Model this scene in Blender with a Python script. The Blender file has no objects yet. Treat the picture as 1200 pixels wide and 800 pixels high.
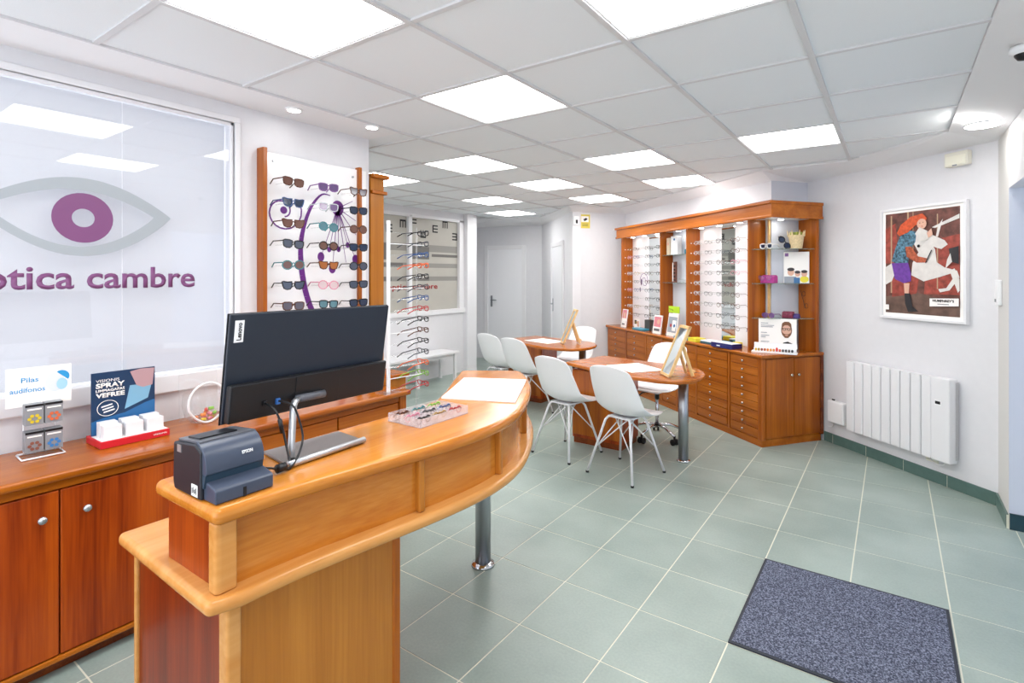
import bpy, bmesh, math, random
from mathutils import Vector, Matrix
random.seed(7)
C = bpy.context.scene.collection
SC = bpy.context.scene
PI = math.pi

# ------------------------------------------------------------------ camera, world, exposure
CAMH = 1.487
cam_d = bpy.data.cameras.new('camera'); cam = bpy.data.objects.new('camera', cam_d); C.objects.link(cam)
cam.location = (0, 0, CAMH)
cam.rotation_euler = (PI/2, 0, math.radians(34.34))
cam_d.sensor_fit = 'HORIZONTAL'; cam_d.sensor_width = 36
cam_d.lens = 36*620.27/1200
cam_d.shift_x = -21.87/1200
cam_d.shift_y = -77.2/1200
cam_d.clip_start = 0.05; cam_d.clip_end = 60
SC.camera = cam
world = bpy.data.worlds.new('world'); SC.world = world; world.use_nodes = True
world.node_tree.nodes['Background'].inputs[0].default_value = (0.88, 0.93, 1.0, 1)
world.node_tree.nodes['Background'].inputs[1].default_value = 2.2
SC.view_settings.view_transform = 'Standard'
try: SC.view_settings.look = 'None'
except Exception: pass
SC.view_settings.gamma = 1.0
SC.view_settings.exposure = 0.74
PANEL_POWER = 7.5          # ceiling panel emission
SPOT_POWER = 22.0

# ------------------------------------------------------------------ material helpers
def lin(c):
    return tuple((x/12.92 if x <= 0.04045 else ((x+0.055)/1.055)**2.4) for x in c)
def hx(s):
    s = s.lstrip('#'); return lin(tuple(int(s[i:i+2], 16)/255 for i in (0, 2, 4)))
_m = {}
def mat(name, col, rough=.5, metal=0, spec=.5, coat=0, emit=0, noise=0, nscale=60, bump=0, alpha=1, trans=0, ior=1.45):
    if name in _m: return _m[name]
    m = bpy.data.materials.new(name); m.use_nodes = True; nt = m.node_tree; b = nt.nodes['Principled BSDF']
    c = hx(col) if isinstance(col, str) else col
    b.inputs['Base Color'].default_value = (*c, 1)
    b.inputs['Roughness'].default_value = rough; b.inputs['Metallic'].default_value = metal
    b.inputs['Specular IOR Level'].default_value = spec; b.inputs['Coat Weight'].default_value = coat
    b.inputs['Coat Roughness'].default_value = .08
    b.inputs['Transmission Weight'].default_value = trans; b.inputs['IOR'].default_value = ior
    b.inputs['Alpha'].default_value = alpha
    if emit:
        b.inputs['Emission Color'].default_value = (*c, 1); b.inputs['Emission Strength'].default_value = emit
    if noise or bump:
        tc = nt.nodes.new('ShaderNodeTexCoord'); n = nt.nodes.new('ShaderNodeTexNoise')
        n.inputs['Scale'].default_value = nscale; n.inputs['Detail'].default_value = 3
        nt.links.new(tc.outputs['Object'], n.inputs['Vector'])
        if noise:
            r = nt.nodes.new('ShaderNodeMapRange'); r.inputs['From Min'].default_value = .3; r.inputs['From Max'].default_value = .7
            r.inputs['To Min'].default_value = 1-noise; r.inputs['To Max'].default_value = 1+noise
            nt.links.new(n.outputs['Fac'], r.inputs['Value'])
            mx = nt.nodes.new('ShaderNodeVectorMath'); mx.operation = 'SCALE'; mx.inputs[0].default_value = c
            nt.links.new(r.outputs[0], mx.inputs['Scale']); nt.links.new(mx.outputs[0], b.inputs['Base Color'])
        if bump:
            bp = nt.nodes.new('ShaderNodeBump'); bp.inputs['Strength'].default_value = bump; bp.inputs['Distance'].default_value = .002
            nt.links.new(n.outputs['Fac'], bp.inputs['Height']); nt.links.new(bp.outputs[0], b.inputs['Normal'])
    _m[name] = m; return m

def wood(name, dark, mid, light, axis='z', rough=.34, coat=.18, fine=38):
    if name in _m: return _m[name]
    m = bpy.data.materials.new(name); m.use_nodes = True; nt = m.node_tree; b = nt.nodes['Principled BSDF']
    b.inputs['Roughness'].default_value = rough; b.inputs['Coat Weight'].default_value = coat; b.inputs['Coat Roughness'].default_value = .10; b.inputs['Specular IOR Level'].default_value = .30
    tc = nt.nodes.new('ShaderNodeTexCoord')
    def grain(s, det, dist):
        mp = nt.nodes.new('ShaderNodeMapping')
        sc = [s, s, s]; sc['xyz'.index(axis)] = s*.035
        mp.inputs['Scale'].default_value = sc
        nt.links.new(tc.outputs['Object'], mp.inputs['Vector'])
        n = nt.nodes.new('ShaderNodeTexNoise'); n.inputs['Scale'].default_value = 1; n.inputs['Detail'].default_value = det
        n.inputs['Distortion'].default_value = dist
        nt.links.new(mp.outputs[0], n.inputs['Vector']); return n
    a = grain(9, 3, .6); f = grain(fine*3, 2, .1)
    ad = nt.nodes.new('ShaderNodeMath'); ad.operation = 'MULTIPLY_ADD'; ad.inputs[1].default_value = .3
    nt.links.new(f.outputs['Fac'], ad.inputs[0])
    sc = nt.nodes.new('ShaderNodeMath'); sc.operation = 'MULTIPLY'; sc.inputs[1].default_value = .7
    nt.links.new(a.outputs['Fac'], sc.inputs[0]); nt.links.new(sc.outputs[0], ad.inputs[2])
    cr = nt.nodes.new('ShaderNodeValToRGB'); e = cr.color_ramp.elements
    e[0].position = .36; e[0].color = (*hx(dark), 1); e[1].position = .64; e[1].color = (*hx(light), 1)
    k = cr.color_ramp.elements.new(.5); k.color = (*hx(mid), 1)
    nt.links.new(ad.outputs[0], cr.inputs[0]); nt.links.new(cr.outputs[0], b.inputs['Base Color'])
    _m[name] = m; return m

def glassy(name, col, tint=.12, rough=.02):
    """thin clear sheet: mostly transparent with a mirror-like fresnel gloss"""
    if name in _m: return _m[name]
    m = bpy.data.materials.new(name); m.use_nodes = True; nt = m.node_tree; nt.nodes.clear()
    out = nt.nodes.new('ShaderNodeOutputMaterial'); tr = nt.nodes.new('ShaderNodeBsdfTransparent')
    gl = nt.nodes.new('ShaderNodeBsdfGlossy'); gl.inputs['Roughness'].default_value = rough
    df = nt.nodes.new('ShaderNodeBsdfDiffuse'); df.inputs[0].default_value = (*hx(col), 1)
    tr.inputs[0].default_value = (*[min(1, .85+.15*x) for x in hx(col)], 1)
    lw = nt.nodes.new('ShaderNodeLayerWeight'); pw = nt.nodes.new('ShaderNodeMath'); pw.operation = 'POWER'; pw.inputs[1].default_value = 4.5; nt.links.new(lw.outputs['Facing'], pw.inputs[0])
    fr = nt.nodes.new('ShaderNodeMath'); fr.operation = 'MULTIPLY_ADD'; fr.inputs[1].default_value = .8; fr.inputs[2].default_value = .045; nt.links.new(pw.outputs[0], fr.inputs[0])
    m1 = nt.nodes.new('ShaderNodeMixShader'); m1.inputs[0].default_value = tint
    nt.links.new(tr.outputs[0], m1.inputs[1]); nt.links.new(df.outputs[0], m1.inputs[2])
    m2 = nt.nodes.new('ShaderNodeMixShader'); nt.links.new(fr.outputs[0], m2.inputs[0])
    nt.links.new(m1.outputs[0], m2.inputs[1]); nt.links.new(gl.outputs[0], m2.inputs[2]); nt.links.new(m2.outputs[0], out.inputs[0])
    _m[name] = m; return m

M = dict(
 wall=mat('wall_paint', '#e0e0e4', .7, noise=.01, nscale=20),
 wall_light_cast=mat('wall_paint_light_cast', '#d3d7e1', .7),  # same wall paint, with bluish daylight and shade put into the colour
 ceil=mat('ceiling_plaster', '#eeeef0', .8),
 tile_c=mat('ceiling_tile_board', '#e9edf0', .9, noise=.02, nscale=300, bump=.1),
 bar=mat('ceiling_bar_white', '#d6d6d8', .5),
 grout=mat('floor_grout', '#dddccb', .8),
 skirt=mat('skirting_tile', '#55706a', .3, noise=.06, nscale=25),
 frame_w=mat('white_lacquer', '#e9e9ec', .35),
 door_w=mat('door_white', '#eff0f4', .4),
 white=mat('white_plastic', '#f3f4f6', .3),
 cream=mat('cream_plastic', '#e9e6d8', .4),
 shell=mat('chair_shell_white', '#f5f6f8', .28, coat=.2),
 chrome=mat('chrome', '#d8dade', .12, 1),
 steel=mat('brushed_steel', '#a9adb2', .3, 1),
 knob=mat('knob_nickel', '#d0c6b4', .25, .9),
 black=mat('black_plastic', '#14161b', .35),
 navyblk=mat('monitor_back_dark', '#232a36', .35),
 navyblk2=mat('monitor_cover_black', '#17181c', .45),
 silver=mat('silver_satin', '#c4c7cc', .32, .8),
 basetop=mat('stand_base_grey', '#8f8a88', .4, .5),
 prn=mat('printer_body', '#1b1e26', .4), prn2=mat('printer_cover', '#414a5c', .3), prn3=mat('printer_top_grey', '#5d6068', .3),
 rubber=mat('dark_rubber', '#1a1a1c', .7),
 paper=mat('white_paper', '#fbf8f5', .6), blackink=mat('ink_black', '#1b1b1f', .6), greyink=mat('ink_grey', '#8c8f94', .6),
 purple=mat('purple_vinyl', '#6c2a86', .4), plum=mat('plum_film', '#7d4a78', .4), greyfilm=mat('grey_film', '#a4abb1', .4),
 redink=mat('red_film', '#a02a2c', .4), lens_d=mat('lens_dark', '#2b3550', .08, coat=.5),
 mirror=mat('mirror_silver', '#dfe6e6', .03, 1),
 acr=glassy('clear_acrylic', '#f6fafc', .06), glass=glassy('shelf_glass', '#a8c4b8', .20), pane=glassy('window_glass', '#f2f4f8', .03),
 red=mat('red_card', '#cf2430', .4), emit=None)
M['honey_y'] = wood('honey_wood_along', '#b86c22', '#c57b2c', '#d08a3a', 'y', rough=.16)
M['honey_x'] = wood('honey_wood_across', '#c87826', '#d4872e', '#de943a', 'x', rough=.2)
M['honey_z'] = wood('honey_wood_upright', '#a6651e', '#b47024', '#c07c2c', 'z')
M['edge'] = wood('honey_edge_trim', '#c98742', '#d29450', '#dba05e', 'y', fine=20, rough=.2)
M['cherry_z'] = wood('cherry_wood_upright', '#8e440c', '#a4560c', '#b86614', 'z')
M['cherry_x'] = wood('cherry_wood_across', '#984c0e', '#ab5d14', '#bd6c1e', 'x', rough=.24)
M['cherry_y'] = wood('cherry_wood_along', '#a04c0a', '#b55e10', '#c66d18', 'y')
M['deep_z'] = wood('deep_cherry_upright', '#7a2804', '#9e3e08', '#b8520c', 'z')
M['dark_z'] = wood('dark_cherry_upright', '#651e04', '#802a05', '#983a08', 'z')
M['plinth'] = wood('plinth_wood', '#5e2609', '#733410', '#8a4517', 'y')
M['palewood'] = mat('pale_beech', '#e3bd82', .4, noise=.08, nscale=40)

def emis(name, col, s):
    if name in _m: return _m[name]
    m = bpy.data.materials.new(name); m.use_nodes = True; nt = m.node_tree; nt.nodes.clear()
    o = nt.nodes.new('ShaderNodeOutputMaterial'); e = nt.nodes.new('ShaderNodeEmission')
    e.inputs[0].default_value = (*col, 1); e.inputs[1].default_value = s; nt.links.new(e.outputs[0], o.inputs[0]); _m[name] = m; return m
M['emit'] = emis('panel_light', (1, .985, .96), PANEL_POWER)
M['spot'] = emis('spot_light', (1, .97, .92), SPOT_POWER)
M['halo'] = emis('cabinet_spot', (1, .95, .86), 40)

# ------------------------------------------------------------------ mesh helpers
class MB:
    def __init__(s): s.bm = bmesh.new(); s.mi = 0
    def _new(s, vs, fs):
        v = [s.bm.verts.new(p) for p in vs]
        for f in fs:
            try: F = s.bm.faces.new([v[i] for i in f]); F.material_index = s.mi
            except ValueError: pass
        return s
    def box(s, x0, x1, y0, y1, z0, z1):
        return s._new([(x, y, z) for z in (z0, z1) for y in (y0, y1) for x in (x0, x1)],
                      [(0,2,3,1),(4,5,7,6),(0,1,5,4),(2,6,7,3),(0,4,6,2),(1,3,7,5)])
    def prism(s, poly, z0, z1):
        a = sum(poly[i][0]*poly[(i+1)%len(poly)][1]-poly[(i+1)%len(poly)][0]*poly[i][1] for i in range(len(poly)))
        if a < 0: poly = poly[::-1]
        n = len(poly)
        return s._new([(x, y, z0) for x, y in poly]+[(x, y, z1) for x, y in poly],
                      [tuple(range(n))[::-1], tuple(range(n, 2*n))]+[(i, (i+1)%n, n+(i+1)%n, n+i) for i in range(n)])
    def prism_x(s, poly, x0, x1):     # poly in (y,z), extruded along x
        n = len(poly)
        s._new([(x0, y, z) for y, z in poly]+[(x1, y, z) for y, z in poly],
               [tuple(range(n)), tuple(range(n, 2*n))[::-1]]+[(i, n+i, n+(i+1)%n, (i+1)%n) for i in range(n)])
        bmesh.ops.recalc_face_normals(s.bm, faces=s.bm.faces); return s
    def prism_y(s, poly, y0, y1):     # poly in (x,z), extruded along y
        n = len(poly)
        s._new([(x, y0, z) for x, z in poly]+[(x, y1, z) for x, z in poly],
               [tuple(range(n)), tuple(range(n, 2*n))[::-1]]+[(i, n+i, n+(i+1)%n, (i+1)%n) for i in range(n)])
        bmesh.ops.recalc_face_normals(s.bm, faces=s.bm.faces); return s
    def tube(s, pts, r, seg=8, closed=False, r2=None):
        pts = [Vector(p) for p in pts]; n = len(pts); rings = []
        up = None
        for i, p in enumerate(pts):
            if closed: t = pts[(i+1)%n]-pts[i-1]
            else: t = pts[min(i+1, n-1)]-pts[max(i-1, 0)]
            t.normalize()
            if up is None:
                up = Vector((0, 0, 1)) if abs(t.z) < .9 else Vector((1, 0, 0))
            u = (up-t*up.dot(t)).normalized(); up = u; w = t.cross(u)
            rr = r if r2 is None else r+(r2-r)*i/max(1, n-1)
            rings.append([s.bm.verts.new(p+(u*math.cos(k*2*PI/seg)+w*math.sin(k*2*PI/seg))*rr) for k in range(seg)])
        m = n if closed else n-1
        for i in range(m):
            a, b = rings[i], rings[(i+1)%n]
            for k in range(seg):
                F = s.bm.faces.new([a[k], a[(k+1)%seg], b[(k+1)%seg], b[k]]); F.material_index = s.mi
        if not closed:
            s.bm.faces.new(rings[0][::-1]).material_index = s.mi; s.bm.faces.new(rings[-1]).material_index = s.mi
        return s
    def cyl(s, x, y, z0, z1, r, seg=20, r2=None): return s.tube([(x, y, z0), (x, y, z1)], r, seg, r2=r2)
    def lathe(s, prof, x=0, y=0, seg=24):
        rings = [[s.bm.verts.new((x+r*math.cos(k*2*PI/seg), y+r*math.sin(k*2*PI/seg), z)) for k in range(seg)] for r, z in prof]
        for a, b in zip(rings, rings[1:]):
            for k in range(seg):
                s.bm.faces.new([a[k], a[(k+1)%seg], b[(k+1)%seg], b[k]]).material_index = s.mi
        
        if prof[0][0] < .0012: s.bm.faces.new(rings[0][::-1])
        if prof[-1][0] < .0012: s.bm.faces.new(rings[-1])
        return s
    def quad(s, *p): return s._new(p, [tuple(range(len(p)))])
    def mesh(s, name, mats):
        me = bpy.data.meshes.new(name); s.bm.normal_update(); s.bm.to_mesh(me); s.bm.free()
        for m in (mats if isinstance(mats, (list, tuple)) else [mats]): me.materials.append(m)
        return me
    def build(s, name, mats, parent=None, smooth=False, bevel=0, bseg=2, loc=None, rz=0):
        me = s.mesh(name, mats); o = bpy.data.objects.new(name, me); C.objects.link(o)
        if parent is not None: o.parent = parent
        if loc: o.location = loc
        if rz: o.rotation_euler.z = rz
        if smooth:
            for p in me.polygons: p.use_smooth = True
        if bevel:
            b = o.modifiers.new('bevel', 'BEVEL'); b.width = bevel; b.segments = bseg; b.limit_method = 'ANGLE'; b.angle_limit = .6
            if bseg > 2:
                for p in me.polygons: p.use_smooth = True
                w = o.modifiers.new('wn', 'WEIGHTED_NORMAL')
        return o

def thing(name, label, cat, loc=(0, 0, 0), rz=0, group=None):
    o = bpy.data.objects.new(name, None); C.objects.link(o); o.empty_display_size = .05
    o.location = loc; o.rotation_euler.z = rz; o['label'] = label; o['category'] = cat
    if group: o['group'] = group
    return o
def tag(o, label, cat, group=None):
    o['label'] = label; o['category'] = cat
    if group: o['group'] = group
    return o
def struct(o): o['kind'] = 'structure'; return o
def dup(root, loc=None, rz=None, label=None, group=None):
    r = root.copy(); C.objects.link(r)
    if loc: r.location = loc
    if rz is not None: r.rotation_euler.z = rz
    if label: r['label'] = label
    if group: r['group'] = group
    for ch in kids[root.name] if root.name in kids else list(root.children):
        c = ch.copy(); C.objects.link(c); c.parent = r
        for g in list(ch.children):
            q = g.copy(); C.objects.link(q); q.parent = c
    return r
kids = {}

def text(body, parent, mt, w, h, M4, name='lettering', bold=0, depth=.0006, part_of=None):
    """lettering laid in local xz plane (facing -y), scaled to w x h, placed by matrix-like (origin, rz)"""
    cu = bpy.data.curves.new('t', 'FONT'); cu.body = body; cu.offset = bold; cu.resolution_u = 3
    ob = bpy.data.objects.new('t', cu); me = bpy.data.meshes.new_from_object(ob)
    bpy.data.objects.remove(ob)
    xs = [v.co.x for v in me.vertices]; ys = [v.co.y for v in me.vertices]
    x0, x1, y0, y1 = min(xs), max(xs), min(ys), max(ys)
    for v in me.vertices:
        v.co = Vector(((v.co.x-x0)/(x1-x0)*w, 0, (v.co.y-y0)/(y1-y0)*h))
    me.name = name; me.materials.append(mt)
    bm = bmesh.new(); bm.from_mesh(me)
    r = bmesh.ops.extrude_face_region(bm, geom=bm.faces[:])
    for e in r['geom']:
        if isinstance(e, bmesh.types.BMVert): e.co.y -= depth
    bm.to_mesh(me); bm.free()
    o = bpy.data.objects.new(name, me); C.objects.link(o)
    if parent: o.parent = parent
    o.matrix_local = M4
    return o
def TR(x, y, z, rz=0, rx=0): return Matrix.Translation((x, y, z)) @ Matrix.Rotation(rz, 4, 'Z') @ Matrix.Rotation(rx, 4, 'X')

def art(name, parent, shapes, M4=None, step=.0004):
    """flat print: coloured shapes in local xz, each shape a thin layer in front (-y) of the last"""
    mb = MB(); mats = []
    for k, (m, poly) in enumerate(shapes):
        if m not in mats: mats.append(m)
        mb.mi = mats.index(m)
        y = -step*(k+1)
        mb._new([(x, y, z) for x, z in poly], [tuple(range(len(poly)))])
    o = mb.build(name, mats, parent)
    if M4 is not None: o.matrix_local = M4
    return o
def circ(cx, cz, rx, rz=None, n=20, a0=0, a1=2*PI):
    rz = rz or rx; return [(cx+rx*math.cos(a0+(a1-a0)*i/n), cz+rz*math.sin(a0+(a1-a0)*i/n)) for i in range(n if a1-a0 > 6.2 else n+1)]
def rect(x0, x1, z0, z1): return [(x0, z0), (x1, z0), (x1, z1), (x0, z1)]

def clip(poly, a, b):      # keep left of a->b
    out = []; n = len(poly)
    f = lambda p: (b[0]-a[0])*(p[1]-a[1])-(b[1]-a[1])*(p[0]-a[0])
    for i in range(n):
        p, q = poly[i], poly[(i+1)%n]; fp, fq = f(p), f(q)
        if fp >= 0: out.append(p)
        if (fp > 0 and fq < 0) or (fp < 0 and fq > 0):
            t = fp/(fp-fq); out.append((p[0]+t*(q[0]-p[0]), p[1]+t*(q[1]-p[1])))
    return out
def clip_rect(poly, x0, x1, y0, y1):
    for a, b in (((x0,y0),(x1,y0)), ((x1,y0),(x1,y1)), ((x1,y1),(x0,y1)), ((x0,y1),(x0,y0))):
        if len(poly) < 3: return []
        poly = clip(poly, a, b)
    if len(poly) < 3: return []
    out = []
    for p in poly:
        if not out or math.hypot(p[0]-out[-1][0], p[1]-out[-1][1]) > .004: out.append(p)
    if len(out) > 2 and math.hypot(out[0][0]-out[-1][0], out[0][1]-out[-1][1]) < .004: out.pop()
    if len(out) < 3: return []
    ar = abs(sum(out[i][0]*out[(i+1)%len(out)][1]-out[(i+1)%len(out)][0]*out[i][1] for i in range(len(out))))/2
    return out if ar > .0008 else []

# ------------------------------------------------------------------ plan of the room
TH = math.radians(37.5)
dv = (-math.cos(TH), math.sin(TH)); rv = (math.sin(TH), math.cos(TH))
C0 = (-.93, 4.897)
def cab(a, b): return (C0[0]+a*dv[0]+b*rv[0], C0[1]+a*dv[1]+b*rv[1])
ZC = 2.43; ZB = 2.36
RA = cab(0, .70); RB = (.565, 4.52)                # the radiator wall
RANG = math.atan2(RB[1]-RA[1], RB[0]-RA[0])
PIL0 = cab(.215, .30); PIL1 = cab(.205, .713)
F3 = cab(2.99, .30)
F2 = (F3[0]-.815*rv[0], F3[1]-.815*rv[1])
F1 = (-5.01, 7.68); F0 = (-6.50, 7.34)
Q1 = RB; Q2 = (.565, 4.15); YB = -1.25; XR = .565
XL = -3.0; XP = -5.5
ROOM = [(XL, YB), (XR, YB), (XR, 2.60), (1.75, 2.60), (1.75, 4.15), Q2, Q1, PIL1, PIL0, F3, F2, F1, F0,
        (-6.50, 6.42), (XP, 6.42), (XP, 2.40), (XL, 2.40)]

# floor slab and tiles
mb = MB(); mb.prism(ROOM, -.12, -.0012); floor = struct(mb.build('floor', M['grout']))
def floor_mat():
    m = bpy.data.materials.new('green_grey_floor_tile'); m.use_nodes = True; nt = m.node_tree; b = nt.nodes['Principled BSDF']
    tc = nt.nodes.new('ShaderNodeTexCoord'); g = nt.nodes.new('ShaderNodeNewGeometry')
    n1 = nt.nodes.new('ShaderNodeTexNoise'); n1.inputs['Scale'].default_value = 2.2; n1.inputs['Detail'].default_value = 3
    n2 = nt.nodes.new('ShaderNodeTexNoise'); n2.inputs['Scale'].default_value = 90; n2.inputs['Detail'].default_value = 2
    nt.links.new(g.outputs['Position'], n1.inputs['Vector']); nt.links.new(g.outputs['Position'], n2.inputs['Vector'])
    cr = nt.nodes.new('ShaderNodeValToRGB'); e = cr.color_ramp.elements
    e[0].position = .35; e[0].color = (*hx('#8b9a93'), 1); e[1].position = .65; e[1].color = (*hx('#9caaa3'), 1)
    nt.links.new(n1.outputs['Fac'], cr.inputs[0])
    oi = nt.nodes.new('ShaderNodeObjectInfo')
    r = nt.nodes.new('ShaderNodeMapRange'); r.inputs['To Min'].default_value = .96; r.inputs['To Max'].default_value = 1.04
    nt.links.new(oi.outputs['Random'], r.inputs['Value'])
    r2 = nt.nodes.new('ShaderNodeMapRange'); r2.inputs['From Min'].default_value = .3; r2.inputs['From Max'].default_value = .7
    r2.inputs['To Min'].default_value = .95; r2.inputs['To Max'].default_value = 1.05
    nt.links.new(n2.outputs['Fac'], r2.inputs['Value'])
    mm = nt.nodes.new('ShaderNodeMath'); mm.operation = 'MULTIPLY'; nt.links.new(r.outputs[0], mm.inputs[0]); nt.links.new(r2.outputs[0], mm.inputs[1])
    sc = nt.nodes.new('ShaderNodeVectorMath'); sc.operation = 'SCALE'; nt.links.new(cr.outputs[0], sc.inputs[0]); nt.links.new(mm.outputs[0], sc.inputs['Scale'])
    nt.links.new(sc.outputs[0], b.inputs['Base Color'])
    b.inputs['Roughness'].default_value = .34; b.inputs['Specular IOR Level'].default_value = .5
    bp = nt.nodes.new('ShaderNodeBump'); bp.inputs['Strength'].default_value = .12; bp.inputs['Distance'].default_value = .001
    nt.links.new(n2.outputs['Fac'], bp.inputs['Height']); nt.links.new(bp.outputs[0], b.inputs['Normal'])
    return m
FM = floor_mat()
T = .3819; cells = []
cth, sth = math.cos(math.radians(34.34)), math.sin(math.radians(34.34))
for i in range(-16, 9):
    for j in range(-12, 14):
        x0, y0 = -.932+i*T, 2.984+j*T
        P = clip_rect(ROOM, x0+.003, x0+T-.003, y0+.003, y0+T-.003)
        if not P: continue
        cx, cy = x0+T/2, y0+T/2
        dep = -cx*sth+cy*cth; lat = cx*cth+cy*sth
        vis = dep > 1.5 and abs(lat) < dep*1.0+.5 and not (cx < -3 and cy < 2.6)
        cells.append((0 if vis else 1, dep if vis else 99, P))
cells.sort(key=lambda c: c[:2])
sh = {}
for k, (nv, dep, P) in enumerate(cells[:300]):
    x0 = min(p[0] for p in P); y0 = min(p[1] for p in P)
    key = tuple((round(p[0]-x0, 3), round(p[1]-y0, 3)) for p in P)
    if key not in sh:
        mb = MB(); mb.prism([(p[0]-x0, p[1]-y0) for p in P], -.006, 0); sh[key] = mb.mesh('floor_tile', FM)
    o = bpy.data.objects.new('floor_tile', sh[key]); C.objects.link(o); o.parent = floor; o.location = (x0, y0, 0)
rest = cells[300:]
if rest:
    mb = MB()
    for c in rest: mb.prism(c[2], -.006, 0)
    o = mb.build('floor_tile', FM, floor); o['kind'] = 'stuff'

# ceiling
mb = MB(); mb.prism(ROOM, ZC+.03, ZC+.15); ceiling = struct(mb.build('ceiling', M['ceil']))
CI = [(-2.687, YB), (.303, YB), (.303, 4.40), (-.30, 5.06), cab(.15, .14), cab(2.85, .14), (F2[0]+.02, F2[1]-.12), (-4.70, 7.15), (XP, 6.98), (XP, 2.40), (-2.687, 2.40)]
lights = [(0,-1),(2,0),(0,1),(-2,3),(2,4),(0,4),(-4,3),(-2,5),(-2,7),(0,6),(-4,6),(-5,8),(2,-2),(0,-3)]
gx = lambda i: -1.487+.6*(i-1)
gy = lambda j: 1.980+.6*(j-1)
sh = {}
for i in range(-6, 4):
    for j in range(-5, 10):
        if (i, j) in lights: continue
        x0, y0 = gx(i), gy(j)
        P = clip_rect(CI, x0+.012, x0+.588, y0+.012, y0+.588)
        if not P: continue
        bx = min(p[0] for p in P); by = min(p[1] for p in P)
        key = tuple((round(p[0]-bx, 3), round(p[1]-by, 3)) for p in P)
        if key not in sh:
            mb = MB(); mb.prism([(p[0]-bx, p[1]-by) for p in P], 0, .016); sh[key] = mb.mesh('ceiling_tile', M['tile_c'])
        o = bpy.data.objects.new('ceiling_tile', sh[key]); C.objects.link(o); o.parent = ceiling
        o.location = (bx, by, ZC+.008+random.uniform(-.001, .001))
for i in range(-6, 5):          # main bars along Y
    P = clip_rect(CI, gx(i)-.012, gx(i)+.012, YB, 9)
    if P: mb = MB(); mb.prism(P, ZC-.002, ZC+.030); mb.build('ceiling_bar', M['bar'], ceiling)
for j in range(-5, 10):
    P = clip_rect(CI, -6, 1, gy(j)-.012, gy(j)+.012)
    if P: mb = MB(); mb.prism(P, ZC, ZC+.029); mb.build('ceiling_bar', M['bar'], ceiling)
# plaster border round the tiles
mb = MB()
bd = [((.303, YB), (XR, YB)), ((.303, 2.6), (XR, 2.6)), ((.303, 4.40), Q1), ((-.30, 5.06), (RA[0]*.75+RB[0]*.25, RA[1]*.75+RB[1]*.25)), (cab(.15, .14), PIL1), (cab(.25, .14), PIL0),
      (cab(2.85, .14), F3), ((F2[0]+.02, F2[1]-.12), F2), ((-4.70, 7.15), F1), ((XP, 6.98), F0)]
for (a, b), (c, d) in zip(bd, bd[1:]):
    mb.quad((*a, ZC-.004), (*c, ZC-.004), (*d, ZB), (*b, ZB)); mb.quad((*a, ZC+.03), (*c, ZC+.03), (*c, ZC-.004), (*a, ZC-.004))
mb.quad((XP, 6.42, ZC), (XP, 6.98, ZC), (*F0, ZB), (-6.50, 6.42, ZB))
mb.quad((XL, YB, ZC), (-2.687, YB, ZC), (-2.687, 2.4, ZC), (XL, 2.4, ZC))
mb.quad((XR, 2.6, ZB), (1.75, 2.6, ZB), (1.75, 4.15, ZB), (XR, 4.15, ZB))
struct(mb.build('trim_1', M['ceil']))

# ceiling light panels
lnames = {(0,-1): 'nearest big square ceiling light panel at the top left of the view', (2,0): 'big square ceiling light panel cut by the top edge right of centre',
 (0,1): 'square ceiling light panel above the front counter leg', (-2,3): 'square ceiling light panel above the rod stand of spectacles',
 (2,4): 'square ceiling light panel nearest the radiator wall', (0,4): 'square ceiling light panel left of the one by the radiator wall',
 (-4,3): 'square ceiling light panel half hidden behind the tall cabinet cornice', (-2,5): 'square ceiling light panel in the middle of the back rows',
 (-2,7): 'farthest square ceiling light panel near the yellow sign', (0,6): 'square ceiling light panel right in front of the display hutch cornice',
 (-4,6): 'square ceiling light panel near the eye chart partition corner', (-5,8): 'farthest left ceiling light panel by the plain white door',
 (2,-2): 'square ceiling light panel added out of view behind the viewer, right', (0,-3): 'square ceiling light panel added out of view behind the viewer, left'}  # the two panels behind the viewer are added to even out the light
for (i, j), lb in lnames.items():
    x, y = gx(i)+.3, gy(j)+.3
    t = thing('ceiling_light', lb, 'ceiling light', (x, y, ZC), 0, 'ceiling light panels')
    mb = MB(); 
    for s in ((-.288,.288,-.288,-.279),(-.288,.288,.279,.288),(-.288,-.279,-.279,.279),(.279,.288,-.279,.279)): mb.box(*s, .003, .018)
    mb.build('frame', M['white'], t)
    mb = MB(); mb.box(-.279, .279, -.279, .279, .006, .016); mb.build('diffuser', M['emit'], t)
for (x, y, r, lb) in ((-2.80, 1.72, .035, 'small round ceiling spot above the sunglasses wall'), (-2.72, 2.20, .035, 'small round ceiling spot near the wall corner'),
                      (.437, 4.03, .085, 'larger round ceiling downlight by the entrance header')):
    big = r > .05; z = 2.37 if big else ZC
    t = thing('ceiling_spot', lb, 'ceiling light', (x, y, z), 0)
    if big: z = 0
    mb = MB(); mb.lathe([(r, .0), (r+.012, 0), (r+.012, -.006), (r, -.010)]); mb.build('ring', M['white'], t, True)
    mb = MB(); mb.lathe([(.001, -.004), (r, -.004), (r, -.009), (.001, -.009)], seg=20); mb.build('bulb', M['spot'], t)

# ------------------------------------------------------------------ walls
def wall(name, p, q, z0, z1, th=.12, m=None, inset=0):
    """vertical slab from p to q, thickness to the right of p->q"""
    ux, uy = q[0]-p[0], q[1]-p[1]; L = math.hypot(ux, uy); ux, uy = ux/L, uy/L; nx, ny = uy, -ux
    mb = MB(); mb.prism([p, q, (q[0]+nx*th, q[1]+ny*th), (p[0]+nx*th, p[1]+ny*th)], z0, z1)
    return struct(mb.build(name, m or M['wall']))
HT = ZC+.03
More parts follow.
